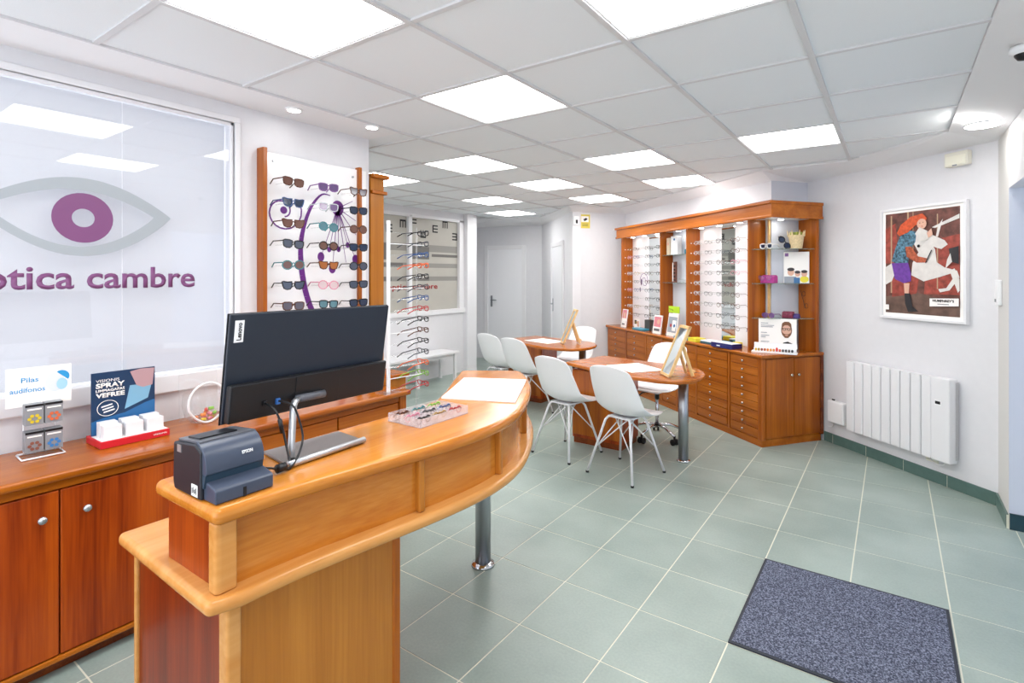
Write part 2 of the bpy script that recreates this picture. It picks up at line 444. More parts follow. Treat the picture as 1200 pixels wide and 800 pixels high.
# left wall with window niche (Y -0.9..1.49, z .98..2.33)
mb = MB(); X0, X1 = XL-.16, XL; WY0, WY1, WZ0, WZ1 = -.9, 1.49, .98, 2.33
mb.box(X0, X1, YB, WY0, 0, HT); mb.box(X0, X1, WY1, 2.40, 0, HT); mb.box(X0, X1, WY0, WY1, 0, WZ0); mb.box(X0, X1, WY0, WY1, WZ1, HT)
struct(mb.build('wall_left', M['wall']))
wall('wall_niche', (XP, 2.40), (XL-.16, 2.40), 0, HT)
wall('wall_corridor', (-6.50, 6.42), (XP, 6.42), 0, HT)
wall('wall_door_side', F2, F1, 0, HT); wall('wall_far', F1, F0, 0, HT); wall('wall_far_end', (-6.50, 7.4), (-6.50, 6.3), 0, HT)
wall('wall_sign', F3, F2, 0, HT); wall('wall_back', PIL0, F3, 0, HT); wall('wall_pilaster', PIL1, PIL0, 0, HT, th=.10, m=M['wall_light_cast'])
wall('wall_right', RB, (RB[0]+(RA[0]-RB[0])*1.30, RB[1]+(RA[1]-RB[1])*1.30), 0, HT); wall('wall_jog', (Q2[0], Q2[1]+.001), Q1, 0, HT, th=.15, m=mat('jog_paint', '#d9d8d6', .7))
wall('wall_entrance', (1.75, 4.15), (XR+.001, 4.15), 0, HT, m=M['wall_light_cast'])
wall('wall_header', (XR, 2.60), (XR, 4.15), 2.0, HT, th=.35)
wall('wall_near_right', (XR, YB), (XR, 2.60), 0, HT)
wall('wall_passage', (XR+.12, 2.60), (1.75, 2.60), 0, HT)
fd = bpy.data.materials.new('frosted_light_screen'); fd.use_nodes = True; nf = fd.node_tree; tf = nf.nodes.new('ShaderNodeBsdfTranslucent'); tf.inputs[0].default_value = (.8, .85, .95, 1); mf = nf.nodes.new('ShaderNodeMixShader'); mf.inputs[0].default_value = .6  # translucent sheet for the unseen screen added at the alcove end
nf.links.new(nf.nodes['Principled BSDF'].outputs[0], mf.inputs[1]); nf.links.new(tf.outputs[0], mf.inputs[2]); nf.links.new(mf.outputs[0], nf.nodes['Material Output'].inputs[0])
d3 = struct(MB().box(1.70, 1.72, 2.66, 4.09, .05, ZB).build('door_3', fd)); MB().box(1.69, 1.74, 2.60, 2.66, 0, ZB).build('door_frame', M['frame_w'], d3); MB().box(1.69, 1.74, 4.09, 4.15, 0, ZB).build('door_frame', M['frame_w'], d3); MB().box(1.69, 1.74, 2.66, 4.09, 0, .05).build('door_frame', M['frame_w'], d3)  # framed screen added out of view to tone down daylight from the alcove
# shop window wall behind the viewer: big opening
mb = MB(); mb.box(XL-.16, XR+.1, YB-.14, YB, 0, .5); mb.box(XL-.16, XR+.1, YB-.14, YB, 2.25, HT); mb.box(XL-.16, XL+.25, YB-.14, YB, .5, 2.25); mb.box(XR-.2, XR+.1, YB-.14, YB, .5, 2.25)
struct(mb.build('wall_street', M['wall']))
# eye window frame, sill, blind, glass
w = struct(MB().box(XL-.150, XL-.144, WY0, WY1, WZ0, WZ1).build('window_1', M['pane']))
bmt = mat('blind_white', '#d3d3d6', .6)
nt_ = bmt.node_tree; tl_ = nt_.nodes.new('ShaderNodeBsdfTranslucent'); tl_.inputs[0].default_value = (.75, .77, .82, 1); ms_ = nt_.nodes.new('ShaderNodeMixShader'); ms_.inputs[0].default_value = .12
nt_.links.new(nt_.nodes['Principled BSDF'].outputs[0], ms_.inputs[1]); nt_.links.new(tl_.outputs[0], ms_.inputs[2]); nt_.links.new(ms_.outputs[0], nt_.nodes['Material Output'].inputs[0])
mb = MB()
z = WZ0+.01
while z < WZ1-.01:
    mb._new([(XL-.105, WY0+.01, z), (XL-.105, WY1-.004, z), (XL-.100, WY1-.004, z+.0145), (XL-.100, WY0+.01, z+.0145)], [(0, 1, 2, 3)]); z += .0135
o = mb.build('blind_slats', bmt, w); o['kind'] = 'stuff'
mb = MB()
for y0 in (-.4, .35, 1.0): mb.box(XL-.084, XL-.082, y0, y0+.003, WZ0, WZ1)
mb.build('blind_cord', M['white'], w)
mb = MB(); mb.box(XL-.022, XL-.016, WY0, WY1, WZ0, WZ1); mb.build('glass_pane', M['pane'], w)
mb = MB(); mb.box(XL-.04, XL+.012, WY0-.03, WY1+.03, WZ1, WZ1+.03); mb.box(XL-.04, XL+.012, WY1, WY1+.03, WZ0, WZ1); mb.box(XL-.03, XL-.005, WY1-.018, WY1, WZ0, WZ1)
mb.box(XL-.03, XL-.005, WY0, WY1, WZ1-.018, WZ1)
mb.build('window_frame', M['frame_w'], w, bevel=.003)
mb = MB(); mb.box(XL-.04, XL+.030, WY0-.03, WY1+.03, .905, WZ0+.012); mb.build('window_sill', M['frame_w'], w, bevel=.006)
# eye emblem on the glass (local x = -Y, seen from +X): frame with rz=+90deg -> local x = +Y, facing -y = +X
EM = Matrix.Translation((XL-.0155, 0, 0)) @ Matrix.Rotation(PI/2, 4, 'Z')
def eye_ring():
    cx, cz = .834, 1.748; L0, R0 = .47, 1.185
    outT, outB, inT, inB = [], [], [], []
    n = 24
    for i in range(n+1):
        t = i/n; y = L0+(R0-L0)*t
        s = math.sin(PI*t)
        outT.append((y, 1.775+(.152*s**.9 if s > 0 else 0))); outB.append((y, 1.775-(.200*s**.85 if s > 0 else 0)))
    a, b = L0+.05, R0-.075
    for i in range(n+1):
        t = i/n; y = a+(b-a)*t; s = math.sin(PI*t)
        inT.append((y, 1.772+(.100*s**.9 if s > 0 else 0))); inB.append((y, 1.772-(.155*s**.85 if s > 0 else 0)))
    return outT, outB, inT, inB
oT, oB, iT, iB = eye_ring()
mb = MB()
for A, B in ((oT, iT), (oB, iB)):
    for k in range(len(A)-1):
        mb._new([(A[k][0], 0, A[k][1]), (A[k+1][0], 0, A[k+1][1]), (B[k+1][0], 0, B[k+1][1]), (B[k][0], 0, B[k][1])], [(0, 1, 2, 3)])
o = mb.build('eye_outline', M['greyfilm'], w); o.matrix_local = EM
mb = MB(); n = 32
for k in range(n):
    a0, a1 = 2*PI*k/n, 2*PI*(k+1)/n
    p = lambda r, a: (.834+r*math.cos(a), 0, 1.747+r*1.01*math.sin(a))
    mb._new([p(.111, a0), p(.111, a1), p(.041, a1), p(.041, a0)], [(0, 1, 2, 3)])
o = mb.build('iris', M['plum'], w); o.matrix_local = EM
text('óptica cambre', w, M['plum'], 1.297-.43, .135, EM @ Matrix.Translation((.43, 0, 1.395)), bold=.02)

# chart partition
wall('wall_partition', (XP, 2.40), (XP, 6.22), 0, .93, th=.10)
o = wall('wall_partition_head', (XP, 2.40), (XP, 6.22), 2.33, HT, th=.10); 
wall('wall_column', (XP+.02, 6.20), (XP+.02, 6.42), 0, HT, th=.16, m=M['frame_w'])
# (slab thickness goes to +X side for p->q along +Y; shift into the wall)
for nme in ('wall_partition', 'wall_partition_head', 'wall_column'):
    bpy.data.objects[nme].location.x = -.10
cp = struct(MB().box(XP-.07, XP-.04, 2.9, 6.20, .95, 2.33).build('window_2', mat('frosted_film', '#b7b4ac', .35, noise=.03, nscale=5)))
PM = Matrix.Translation((XP-.0395, 0, 0)) @ Matrix.Rotation(PI/2, 4, 'Z')
dk = mat('film_dark', '#6d6b68', .35); md = mat('film_mid', '#918f8a', .35); lt = mat('film_light', '#c9c6bf', .35)
sh_ = []
for z0, z1 in ((1.83, 1.93), (1.60, 1.665), (1.41, 1.475)):
    sh_.append((md, rect(2.9, 6.20, z0, z1)))
for y0, y1, z0, z1 in ((4.35, 4.75, 1.70, 1.92), (5.15, 5.5, 1.72, 1.90), (5.55, 6.1, 1.76, 1.80), (4.35, 5.0, 1.605, 1.66), (5.15, 5.45, 1.605, 1.66), (4.2, 4.8, 1.415, 1.47), (5.2, 5.5, 1.415, 1.47)):
    sh_.append((dk, rect(y0, y1, z0, z1)))
art('film_bands', cp, sh_, PM)
for y, z, rot in ((4.76, 2.12, 0), (5.00, 2.20, 1), (5.20, 2.27, 0), (5.38, 2.08, 3), (5.62, 2.17, 0), (5.83, 2.25, 1), (6.04, 2.08, 2)):
    s = .055; pol = [(-s, -s), (s, -s), (s, -s*.65), (-s*.55, -s*.65), (-s*.55, -s*.17), (s, -s*.17), (s, s*.17), (-s*.55, s*.17), (-s*.55, s*.65), (s, s*.65), (s, s), (-s, s)]
    R_ = {0: lambda x, z: (x, z), 1: lambda x, z: (z, -x), 2: lambda x, z: (-x, -z), 3: lambda x, z: (-z, x)}[rot]
    mb = MB(); mb.mi = 0
    q = [R_(*p) for p in pol]
    mb._new([(y+a, -.003, z+b) for a, b in q], [tuple(range(12))]); o = mb.build('chart_letter', M['blackink'], cp); o.matrix_local = PM
text('optica cambre', cp, M['redink'], .95, .10, PM @ Matrix.Translation((4.72, -.003, 1.27)), bold=.02)
mb = MB(); mb.box(XP-.09, XP+.012, 5.07, 5.13, .95, 2.33); mb.box(XP-.09, XP+.03, 2.9, 6.22, .92, .985); mb.box(XP-.09, XP+.012, 6.10, 6.20, .95, 2.33); mb.box(XP-.09, XP+.012, 2.9, 6.2, 2.30, 2.345)
mb.build('window_frame', M['frame_w'], cp, bevel=.004)

# doors
def door(n, P, Q, s0, s1, top, hside):
    ux, uy = Q[0]-P[0], Q[1]-P[1]; L = math.hypot(ux, uy); ux, uy = ux/L, uy/L
    ang = math.atan2(uy, ux)
    t = bpy.data.objects.new('door_%d' % n, None); C.objects.link(t); t.location = (P[0], P[1], 0); t.rotation_euler.z = ang; struct(t)
    MB().box(s0, s1, -.012, 0, 0.01, top).build('door_leaf', M['door_w'], t)
    mb = MB(); mb.box(s0-.07, s0, -.025, 0, 0, top+.07); mb.box(s1, s1+.07, -.025, 0, 0, top+.07); mb.box(s0, s1, -.025, 0, top, top+.07)
    mb.build('door_frame', M['frame_w'], t, bevel=.006)
    xh = s0+.07 if hside < 0 else s1-.07
    h = MB().box(xh-.018, xh+.018, -.018, -.012, .93, 1.13).build('handle_plate', M['steel'], t)
    MB().tube([(xh, -.018, 1.05), (xh, -.055, 1.05), (xh-hside*.11, -.055, 1.05)], .009, 8).build('lever', M['steel'], h)
dF = Vector((F1[0]-F0[0], F1[1]-F0[1])).normalized()
# walls seen with local +x to the right, facing -y -> direction of travel left-to-right in view
door(1, F0, F1, .50, 1.16, 1.95, -1)
LW = math.hypot(F2[0]-F1[0], F2[1]-F1[1])
door(2, F1, F2, .80, 1.44, 1.93, -1)

# green skirting tiles on the radiator wall, one by one, and round the jog
def skirting(P, Q, joints, name='baseboard_right', mt=None, h=.085):
    ux, uy = Q[0]-P[0], Q[1]-P[1]; L = math.hypot(ux, uy); ang = math.atan2(uy, ux)
    t = bpy.data.objects.new(name, None); C.objects.link(t); t.location = (P[0], P[1], 0); t.rotation_euler.z = ang; struct(t)
    js = [0]+joints+[L]
    for a, b in zip(js, js[1:]):
        MB().box(a+.0015, b-.0015, -.012, -.0005, .001, h).build('skirting_tile', mt or M['skirt'], t, bevel=.002)
    MB().box(0, L, -.0105, -.0005, .0005, h-.003).build('skirting_grout', M['grout'], t)
skirting(RA, RB, [.10, .44, .77, 1.10])
skirting(Q1, Q2, [], 'baseboard_jog')
skirting(Q2, (1.75, 4.15), [.38, .76], 'baseboard_entrance', mat('skirting_dark', '#24414a', .3), .095)
skirting(F1, F2, [.20], 'baseboard_far', M['white'])
skirting(F2, F3, [], 'baseboard_sign', M['white'])

# ------------------------------------------------------------------ helpers for furniture
def knob(parent, x, y, z, r=.010, name='knob', m=None):
    """small round knob standing out toward -y"""
    mb = MB(); mb.tube([(x, y, z), (x, y-.014, z)], r*.45, 6); mb.tube([(x, y-.012, z), (x, y-.022, z)], r, 10)
    return mb.build(name, m or M['knob'], parent, True)

# ------------------------------------------------------------------ back counter under the eye window
# local frame: x along +Y, facing -y = +X   (rz=+90deg)
RZL = PI/2
BX = -2.555       # door face plane in world X
bc = thing('storage_cabinet', 'long low cherry wood cabinet with doors under the eye window', 'cabinet', (BX, 0, 0), RZL)
D_ = BX-XL-.005   # depth
mb = MB(); mb.box(-.85, 2.33, .02, D_, .08, .725); mb.build('body', M['deep_z'], bc)
MB().box(-.85, 2.36, -.025, D_, .728, .762).build('countertop', M['cherry_x'], bc, bevel=.014, bseg=4)
MB().box(-.85, 2.34, .05, .07, 0.001, .08).build('plinth', M['plinth'], bc)
MB().box(-.85, 2.33, -.006, .022, .055, .075).build('lower_trim', M['cherry_x'], bc, bevel=.006)
MB().box(-.85, 2.33, .004, .03, .695, .728).build('upper_rail', M['cherry_x'], bc)
for y0, y1, ky in ((-.80, -.25, -.32), (-.245, .305, .24), (.31, .635, .585), (.64, 1.20, .715)):
    dr = MB().box(y0, y1, 0, .02, .08, .69).build('door', M['deep_z'], bc, bevel=.003)
    knob(dr, ky, 0, .60 if ky > .5 else .60, .013, m=M['silver'])
MB().box(1.205, 1.235, -.004, .02, .08, .69).build('stile', M['cherry_z'], bc)
for y0, y1 in ((1.245, 1.53), (1.54, 1.83), (1.84, 2.27)):
    MB().box(y0, y1, 0, .02, .61, .69).build('upper_panel', M['cherry_x'], bc, bevel=.003)
    dr = MB().box(y0, y1, 0, .02, .08, .60).build('door', M['cherry_z'], bc, bevel=.003); knob(dr, y1-.05, 0, .5, .012)
MB().box(2.28, 2.33, -.006, .02, .08, .728).build('stile', M['cherry_z'], bc)

# tall cabinet beyond the wall corner, with stepped base
tc = thing('tall_cabinet', 'tall honey wood cabinet side with two cornice mouldings past the wall corner', 'cabinet', (-3.0, 2.415, 0), RZL)
MB().box(.0, .115, -.0, .33, .0, 2.19).build('side_panel', M['honey_z'], tc)
MB().box(.0, .145, -.03, .33, 2.17, 2.20).build('cornice', M['cherry_x'], tc, bevel=.006)
MB().box(.0, .135, -.02, .33, 2.06, 2.085).build('moulding', M['cherry_x'], tc, bevel=.006)
bs = thing('side_cabinet', 'honey wood base block with a ledge beside the long low cabinet', 'cabinet', (-2.74, 2.37, 0), RZL)
MB().box(.0, .13, .0, .24, .0, .80).build('body', M['honey_z'], bs)
MB().box(-.0, .15, -.02, .24, .80, .83).build('top_ledge', M['cherry_x'], bs, bevel=.008, bseg=3)

# ------------------------------------------------------------------ front counter
FO = [(-1.275,.59),(-1.262,.80),(-1.228,1.02),(-1.202,1.18),(-1.185,1.32),(-1.180,1.47),(-1.205,1.64),(-1.266,1.805),(-1.372,2.003),(-1.50,2.195),(-1.63,2.345),(-1.715,2.425)]
def smooth_poly(P, n=3):
    out = []
    for i in range(len(P)-1):
        p0 = P[max(i-1, 0)]; p1 = P[i]; p2 = P[i+1]; p3 = P[min(i+2, len(P)-1)]
        for k in range(n):
            t = k/n; f = lambda a, b, c, d: .5*((2*b)+(-a+c)*t+(2*a-5*b+4*c-d)*t*t+(-a+3*b-3*c+d)*t**3)
            out.append((f(p0[0], p1[0], p2[0], p3[0]), f(p0[1], p1[1], p2[1], p3[1])))
    return out+[P[-1]]
FOs = smooth_poly(FO)
def inset(P, d):   # shift open curve to its left by d
    out = []
    for i, p in enumerate(P):
        a, b = P[max(i-1, 0)], P[min(i+1, len(P)-1)]; tx, ty = b[0]-a[0], b[1]-a[1]; L = math.hypot(tx, ty)
        out.append((p[0]-ty/L*d, p[1]+tx/L*d))
    return out
rc = thing('reception_counter', 'curved honey wood reception counter on a steel column in the foreground', 'counter', (0, 0, 0))
back = [(-2.02, 2.25), (-1.87, 2.02), (-1.73, 1.82), (-1.635, 1.66), (-1.60, 1.46), (-1.60, 1.2), (-1.605, .59)]
top = FOs[:-1]+[(-1.735, 2.44), (-1.77, 2.435), (-2.00, 2.285)]+back
o = MB().prism(top, .908, .95).build('countertop', M['honey_y'], rc, bevel=.018, bseg=4)
# fascia panels (curved strip) with stiles
def strip(P, d0, d1, z0, z1, i0=0, i1=None):
    A = inset(P, d0)[i0:i1]; B = inset(P, d1)[i0:i1]
    return MB().prism(A+B[::-1], z0, z1)
fz0, fz1 = .742, .908
idx = lambda Y: min(range(len(FOs)), key=lambda k: abs(FOs[k][1]-Y))
js = [.63, 1.16, 1.60, 2.10, 2.42]
for ya, yb in zip(js, js[1:]):
    strip(FOs, .040, .055, fz0, fz1, idx(ya), idx(yb)+1).build('fascia_panel', M['honey_y'], rc)
mb_back = MB().prism([(-1.59, .63), (-1.57, .63), (-1.575, 1.46), (-1.61, 1.66), (-1.84, 2.02), (-1.98, 2.24), (-2.0, 2.23), (-1.86, 2.03), (-1.63, 1.67), (-1.595, 1.46)], fz0, fz1).build('rear_panel', M['honey_y'], rc)
MB().box(-1.585, -1.315, .618, .632, fz0, fz1).build('end_panel', M['deep_z'], rc)
def stile_at(Y, dd=.026, w=.012):
    k = idx(Y); a, b = FOs[max(k-1, 0)], FOs[min(k+1, len(FOs)-1)]; ang = math.atan2(b[1]-a[1], b[0]-a[0])
    p = inset(FOs, dd)[k]
    MB().box(-w, w, -.008, .02, fz0, fz1).build('stile', M['honey_z'], rc, bevel=.006, bseg=3, loc=(p[0], p[1], 0), rz=ang)
for Y in (1.16, 1.60, 2.10): stile_at(Y)
MB().prism([(-1.330, .60), (-1.300, .60), (-1.292, .608), (-1.292, .650), (-1.330, .650)], fz0, fz1).build('corner_post', M['edge'], rc, bevel=.006, bseg=3)
# lower worktop / ledge
LO = inset(FOs, -.012)
low = [(-1.283, .575)]+LO[1:-1]+[(-1.735, 2.47), (-2.04, 2.29), (-2.10, 2.2), (-1.95, 1.9), (-1.88, 1.6), (-1.875, .60), (-1.86, .585)]
low = [(-1.283, .575)]+[p for p in LO[1:-1]]+[(-1.735, 2.47), (-2.04, 2.29), (-1.95, 2.1), (-1.90, 1.8), (-1.855, 1.4), (-1.855, .590)]
MB().prism(low, .704, .742).build('ledge', M['edge'], rc, bevel=.016, bseg=4)
MB().box(-1.835, -1.312, .635, 1.15, 0, .704).build('body', M['dark_z'], rc)
MB().box(-1.311, -1.300, .66, 1.135, 0, .704).build('front_panel', M['honey_z'], rc)
MB().box(-1.338, -1.294, .626, .662, 0, .704).build('corner_post', M['edge'], rc, bevel=.008, bseg=3)
MB().box(-1.338, -1.294, 1.13, 1.162, 0, .704).build('corner_post', M['cherry_z'], rc, bevel=.008, bseg=3)
MB().box(-1.842, -1.824, .626, .645, 0, .704).build('corner_post', M['edge'], rc, bevel=.005)
MB().cyl(-1.738, 2.11, .004, .704, .04, 32).build('column_leg', M['steel'], rc, True)
MB().lathe([(.041, .001), (.06, .001), (.058, .012), (.041, .02)], -1.738, 2.11, 32).build('leg_flange', M['chrome'], rc, True)

# ------------------------------------------------------------------ consultation desks with mirrors and papers
def desk(name_lab, dx, dy):
    t = thing('consultation_desk', name_lab, 'desk', (dx, dy, 0), 0, 'wooden consultation desks')
    # outline relative to column foot
    out = [(-1.02, -.13), (-.655, -.30), (-.25, -.44), (-.04, -.455), (.10, -.42), (.175, -.32), (.20, -.18), (.19, -.05), (.14, .08), (.05, .20), (-.05, .255), (-.40, .30), (-.90, .40)]
    MB().prism(out, .69, .72).build('tabletop', M['cherry_x'], t, bevel=.011, bseg=3)
    MB().box(-.98, -.50, -.07, .27, .05, .655).build('pedestal', M['deep_z'], t)
    MB().box(-.975, -.505, -.085, -.07, .08, .65).build('pedestal_door', M['cherry_z'], t, bevel=.003)
    MB().box(-.97, -.51, -.065, .26, 0, .05).build('plinth', M['plinth'], t)
    MB().box(-.94, -.54, -.05, .25, .655, .69).build('neck', M['plinth'], t)
    MB().cyl(0, 0, .004, .69, .04, 28).build('column_leg', M['steel'], t, True)
    MB().lathe([(.041, .001), (.055, .001), (.053, .01), (.041, .016)], 0, 0, 28).build('leg_flange', M['chrome'], t, True)
    return t
DK1 = (-1.385, 4.20); DK2 = (-2.87, 5.23)
desk('rounded wooden consultation desk in front, its column beside the swivel chair', *DK1)
desk('rounded wooden consultation desk at the back near the white doors', *DK2)
def mirror_stand(lab, x, y):
    t = thing('table_mirror', lab, 'mirror', (x, y, .7205), math.atan2(-.12, .10), 'tilting wooden table mirrors')
    # local x along lower edge, +y away (lean)
    lean = .16; W_ = .095
    def P(u, v, off=0): return (u, lean*v+off, .008+.375*v)
    mb = MB()
    for (u0, u1, v0, v1) in ((-W_, -W_+.016, 0, 1), (W_-.016, W_, 0, 1), (-W_, W_, 0, .045), (-W_, W_, .955, 1)):
        vs = [P(u, v, o) for o in (0, .022) for (u, v) in ((u0, v0), (u1, v0), (u1, v1), (u0, v1))]
        mb._new(vs, [(0,1,2,3), (7,6,5,4), (0,4,5,1), (1,5,6,2), (2,6,7,3), (3,7,4,0)])
    mb.build('frame', M['palewood'], t)
    mb = MB(); vs = [P(u, v, o) for o in (.006, .014) for (u, v) in ((-W_+.01, .03), (W_-.01, .03), (W_-.01, .97), (-W_+.01, .97))]
    mb._new(vs, [(0,1,2,3), (7,6,5,4), (0,4,5,1), (1,5,6,2), (2,6,7,3), (3,7,4,0)]); mb.build('mirror_glass', M['mirror'], t)
    for u in (-.055, .055):
        MB().tube([(u, lean*.60+.03, .24), (u*1.15, .20, .010)], .0135, 6).build('leg', M['palewood'], t)
    MB().tube([(-.06, .215, .045), (.06, .215, .045)], .009, 6).build('stretcher', M['palewood'], t)
    return t
mirror_stand('pale wood table mirror leaning on the front consultation desk', -1.435, 3.90)
mirror_stand('pale wood table mirror leaning on the back consultation desk', -3.08, 5.12)
def sheet(lab, pts, z, mt, name='paper_sheet', lines=True, th=.0012):
    o = MB().prism(pts, z, z+th).build(name, mt); tag(o, lab, 'paper'); return o
sheet('white paper desk mat on the front consultation desk', [(-2.02, 4.10), (-1.70, 3.90), (-1.52, 4.15), (-1.84, 4.36)], .7205, M['paper'], 'paper_mat')
sheet('white paper desk mat on the back consultation desk', [(-3.60, 5.13), (-3.20, 5.02), (-3.12, 5.30), (-3.52, 5.42)], .7205, M['paper'], 'paper_mat')
sheet('large white paper pad on the curved end of the reception counter', [(-1.625, 1.687), (-1.312, 1.807), (-1.543, 2.22), (-1.841, 2.082)], .9505, M['paper'], 'paper_pad', th=.006)

# ------------------------------------------------------------------ shell chairs
def shell_mesh(th=.008):
    """scoop seat: local +y = facing direction"""
    bm = bmesh.new()
    prof = [(-.235, .445+.39), (-.230, .80), (-.205, .70), (-.175, .60), (-.145, .52), (-.10, .462), (-.02, .438), (.08, .435), (.16, .444), (.205, .452), (.225, .440)]
    hw =   [.155, .185, .205, .215, .222, .228, .232, .228, .215, .195, .180]
    curl = [.010, .025, .045, .060, .075, .070, .040, .022, .014, .008, 0]
    n = 13; rows = []
    for (y, z), w_, c in zip(prof, hw, curl):
        row = []
        for k in range(n):
            u = -1+2*k/(n-1); e = abs(u)**2.4
            # edges come forward (back part) or up (seat part)
            isb = z > .50
            yy = y+(c*e if isb else c*.35*e)+0; zz = z+(0 if isb else c*e)
            if z > .83: zz -= .03*abs(u)**3
            row.append(bm.verts.new((w_*u, yy, zz)))
        rows.append(row)
    for a, b in zip(rows, rows[1:]):
        for k in range(n-1): bm.faces.new([a[k], a[k+1], b[k+1], b[k]])
    bmesh.ops.recalc_face_normals(bm, faces=bm.faces)
    me = bpy.data.meshes.new('seat_shell'); bm.to_mesh(me); bm.free(); me.materials.append(M['shell'])
    for p in me.polygons: p.use_smooth = True
    return me
SHELL = shell_mesh()
def add_shell(t, z=0):
    o = bpy.data.objects.new('seat_shell', SHELL); C.objects.link(o); o.parent = t; o.location.z = z
    m = o.modifiers.new('s', 'SOLIDIFY'); m.thickness = .012; m.offset = 0
    m = o.modifiers.new('sub', 'SUBSURF'); m.levels = 1; m.render_levels = 2
    return o
def pad_mesh():
    prof = [(-.10, .475), (0, .455), (.10, .452), (.185, .462)]
    mb = MB(); vs = []
    pl = [(-.15, -.10), (.15, -.10), (.18, 0), (.18, .12), (.15, .195), (-.15, .195), (-.18, .12), (-.18, 0)]
    mb.prism(pl, .446, .466); return mb
def shell_chair(lab, x, y, rz):
    t = thing('shell_chair', lab, 'chair', (x, y, 0), rz, 'white shell chairs with splayed white legs')
    add_shell(t)
    w = M['frame_w']
    hubs = {}
    for sx in (-1, 1):
        for sy in (-1, 1):
            foot = (sx*.205, sy*.205+.0, .008); topp = (sx*.095, sy*.085, .425)
            lg = MB().tube([(sx*.03, sy*.06, .428), topp, (sx*.112, sy*.102, .40), foot], .0095, 8).build('leg', w, t, True)
            MB().cyl(foot[0], foot[1], .0005, .014, .012, 10).build('rubber_foot', M['rubber'], lg, True)
    for sx in (-1, 1):      # cross wires between legs
        MB().tube([(sx*.155, -.153, .20), (sx*.05, .03, .42)], .0045, 6).build('brace', w, t, True)
        MB().tube([(sx*.155, .153, .20), (sx*.05, -.03, .42)], .0045, 6).build('brace', w, t, True)
    for sy in (-1, 1):
        MB().tube([(-.155, sy*.153, .20), (.06, sy*.05, .42)], .0045, 6).build('brace', w, t, True)
        MB().tube([(.155, sy*.153, .20), (-.06, sy*.05, .42)], .0045, 6).build('brace', w, t, True)
    MB().box(-.10, .10, -.09, .09, .420, .432).build('seat_plate', w, t, bevel=.003)
    return t
ca = shell_chair('white shell chair nearest the viewer, at the front consultation desk', -1.664, 3.709, math.radians(-11.7))
dup(ca, (-2.262, 3.853, 0), math.radians(-11.3), 'white shell chair left of the nearest one at the front consultation desk')
dup(ca, (-3.27, 4.70, 0), math.radians(-11), 'white shell chair at the back desk, half hidden behind the front desk chairs')
dup(ca, (-3.75, 4.88, 0), math.radians(-11), 'white shell chair farthest left at the back desk, beside the white column')
def swivel(lab, x, y, rz):
    t = thing('swivel_chair', lab, 'chair', (x, y, 0), rz, 'white swivel chairs behind the desks')
    add_shell(t, .02)
    MB().prism([(-.16, -.10), (.16, -.10), (.19, .0), (.185, .12), (.15, .185), (-.15, .185), (-.185, .12), (-.19, 0)], .462, .482).build('seat_cushion', mat('cushion_grey_white', '#dcdde2', .6), t, bevel=.008, bseg=3)
    MB().cyl(0, 0, .36, .45, .022, 16).build('mount', M['black'], t, True)
    MB().cyl(0, 0, .12, .40, .016, 16).build('gas_column', M['chrome'], t, True)
    MB().tube([(0, 0, .43), (.13, .05, .40), (.17, .065, .36)], .006, 8).build('lever', M['black'], t, True)
    for k in range(5):
        a = k*2*PI/5+.35; c, s = math.cos(a), math.sin(a)
        lg = MB().tube([(0, 0, .125), (.12*c, .12*s, .12), (.24*c, .24*s, .075)], .017, 8, r2=.011).build('base_leg', M['chrome'], t, True)
        m_ = MB(); m_.tube([(.24*c-.011*s, .24*s+.011*c, .028), (.24*c-.028*s, .24*s+.028*c, .028)], .027, 14); m_.tube([(.24*c+.011*s, .24*s-.011*c, .028), (.24*c+.028*s, .24*s-.028*c, .028)], .027, 14)
        m_.cyl(.24*c, .24*s, .03, .08, .010, 8); m_.build('caster', M['rubber'], lg, True)
    return t
sw = swivel('white swivel chair with chrome five star base behind the front desk', -1.78, 4.66, math.radians(165))
dup(sw, (-3.20, 5.62, 0), math.radians(170), 'white swivel chair mostly hidden behind the back desk')

# ------------------------------------------------------------------ display cabinet (local x = -a, y = b)
RZC = -TH
dc = thing('drawer_cabinet', 'long cherry wood drawer cabinet with two doors at its right end', 'cabinet', (C0[0], C0[1], 0), RZC)
def L(a): return -a
WD = .03
body = [(L(2.975), .012), (L(.02), .012), (L(.012), .02), (L(.012), .685), (L(.19), .695), (L(.225), .285), (L(2.975), .285)]
MB().prism(body, .06, .77).build('body', M['cherry_x'], dc)
tp = [(L(2.985), -.02), (L(-.02), -.02), (L(-.02), .675), (L(.20), .695), (L(.225), .288), (L(2.985), .288)]
MB().prism(tp, .77, .80).build('countertop', M['cherry_x'], dc, bevel=.010, bseg=3)
pl = [(L(2.975), .005), (L(.006), .005), (L(.006), .66), (L(.03), .66), (L(.03), .03), (L(2.975), .03)]
MB().prism(pl, .001, .06).build('plinth', M['cherry_x'], dc)
dcm = mat('drawer_gap', '#3a1606', .6)
cols = [(.045, .40, 9), (.45, .91, 9), (.94, 1.26, 9), (1.29, 1.56, 9), (1.60, 1.91, 9), (1.95, 2.40, 9), (2.44, 2.93, 9)]
for a0, a1, n in cols:
    h = .685/n; z0 = .075
    for k in range(n):
        zz = z0+k*h
        me = MB().box(L(a1), L(a0), -.002, .014, zz+.002, zz+h-.002)
        dr = me.build('drawer', M['cherry_x'], dc, bevel=.002)
        knob(dr, L((a0+a1)/2), -.002, zz+h/2, .0095)
for a0 in (.03, .425, .925, 1.275, 1.58, 1.93, 2.42):
    MB().box(L(a0+.012), L(a0-.012), -.003, .014, .06, .77).build('stile', M['cherry_z'], dc)
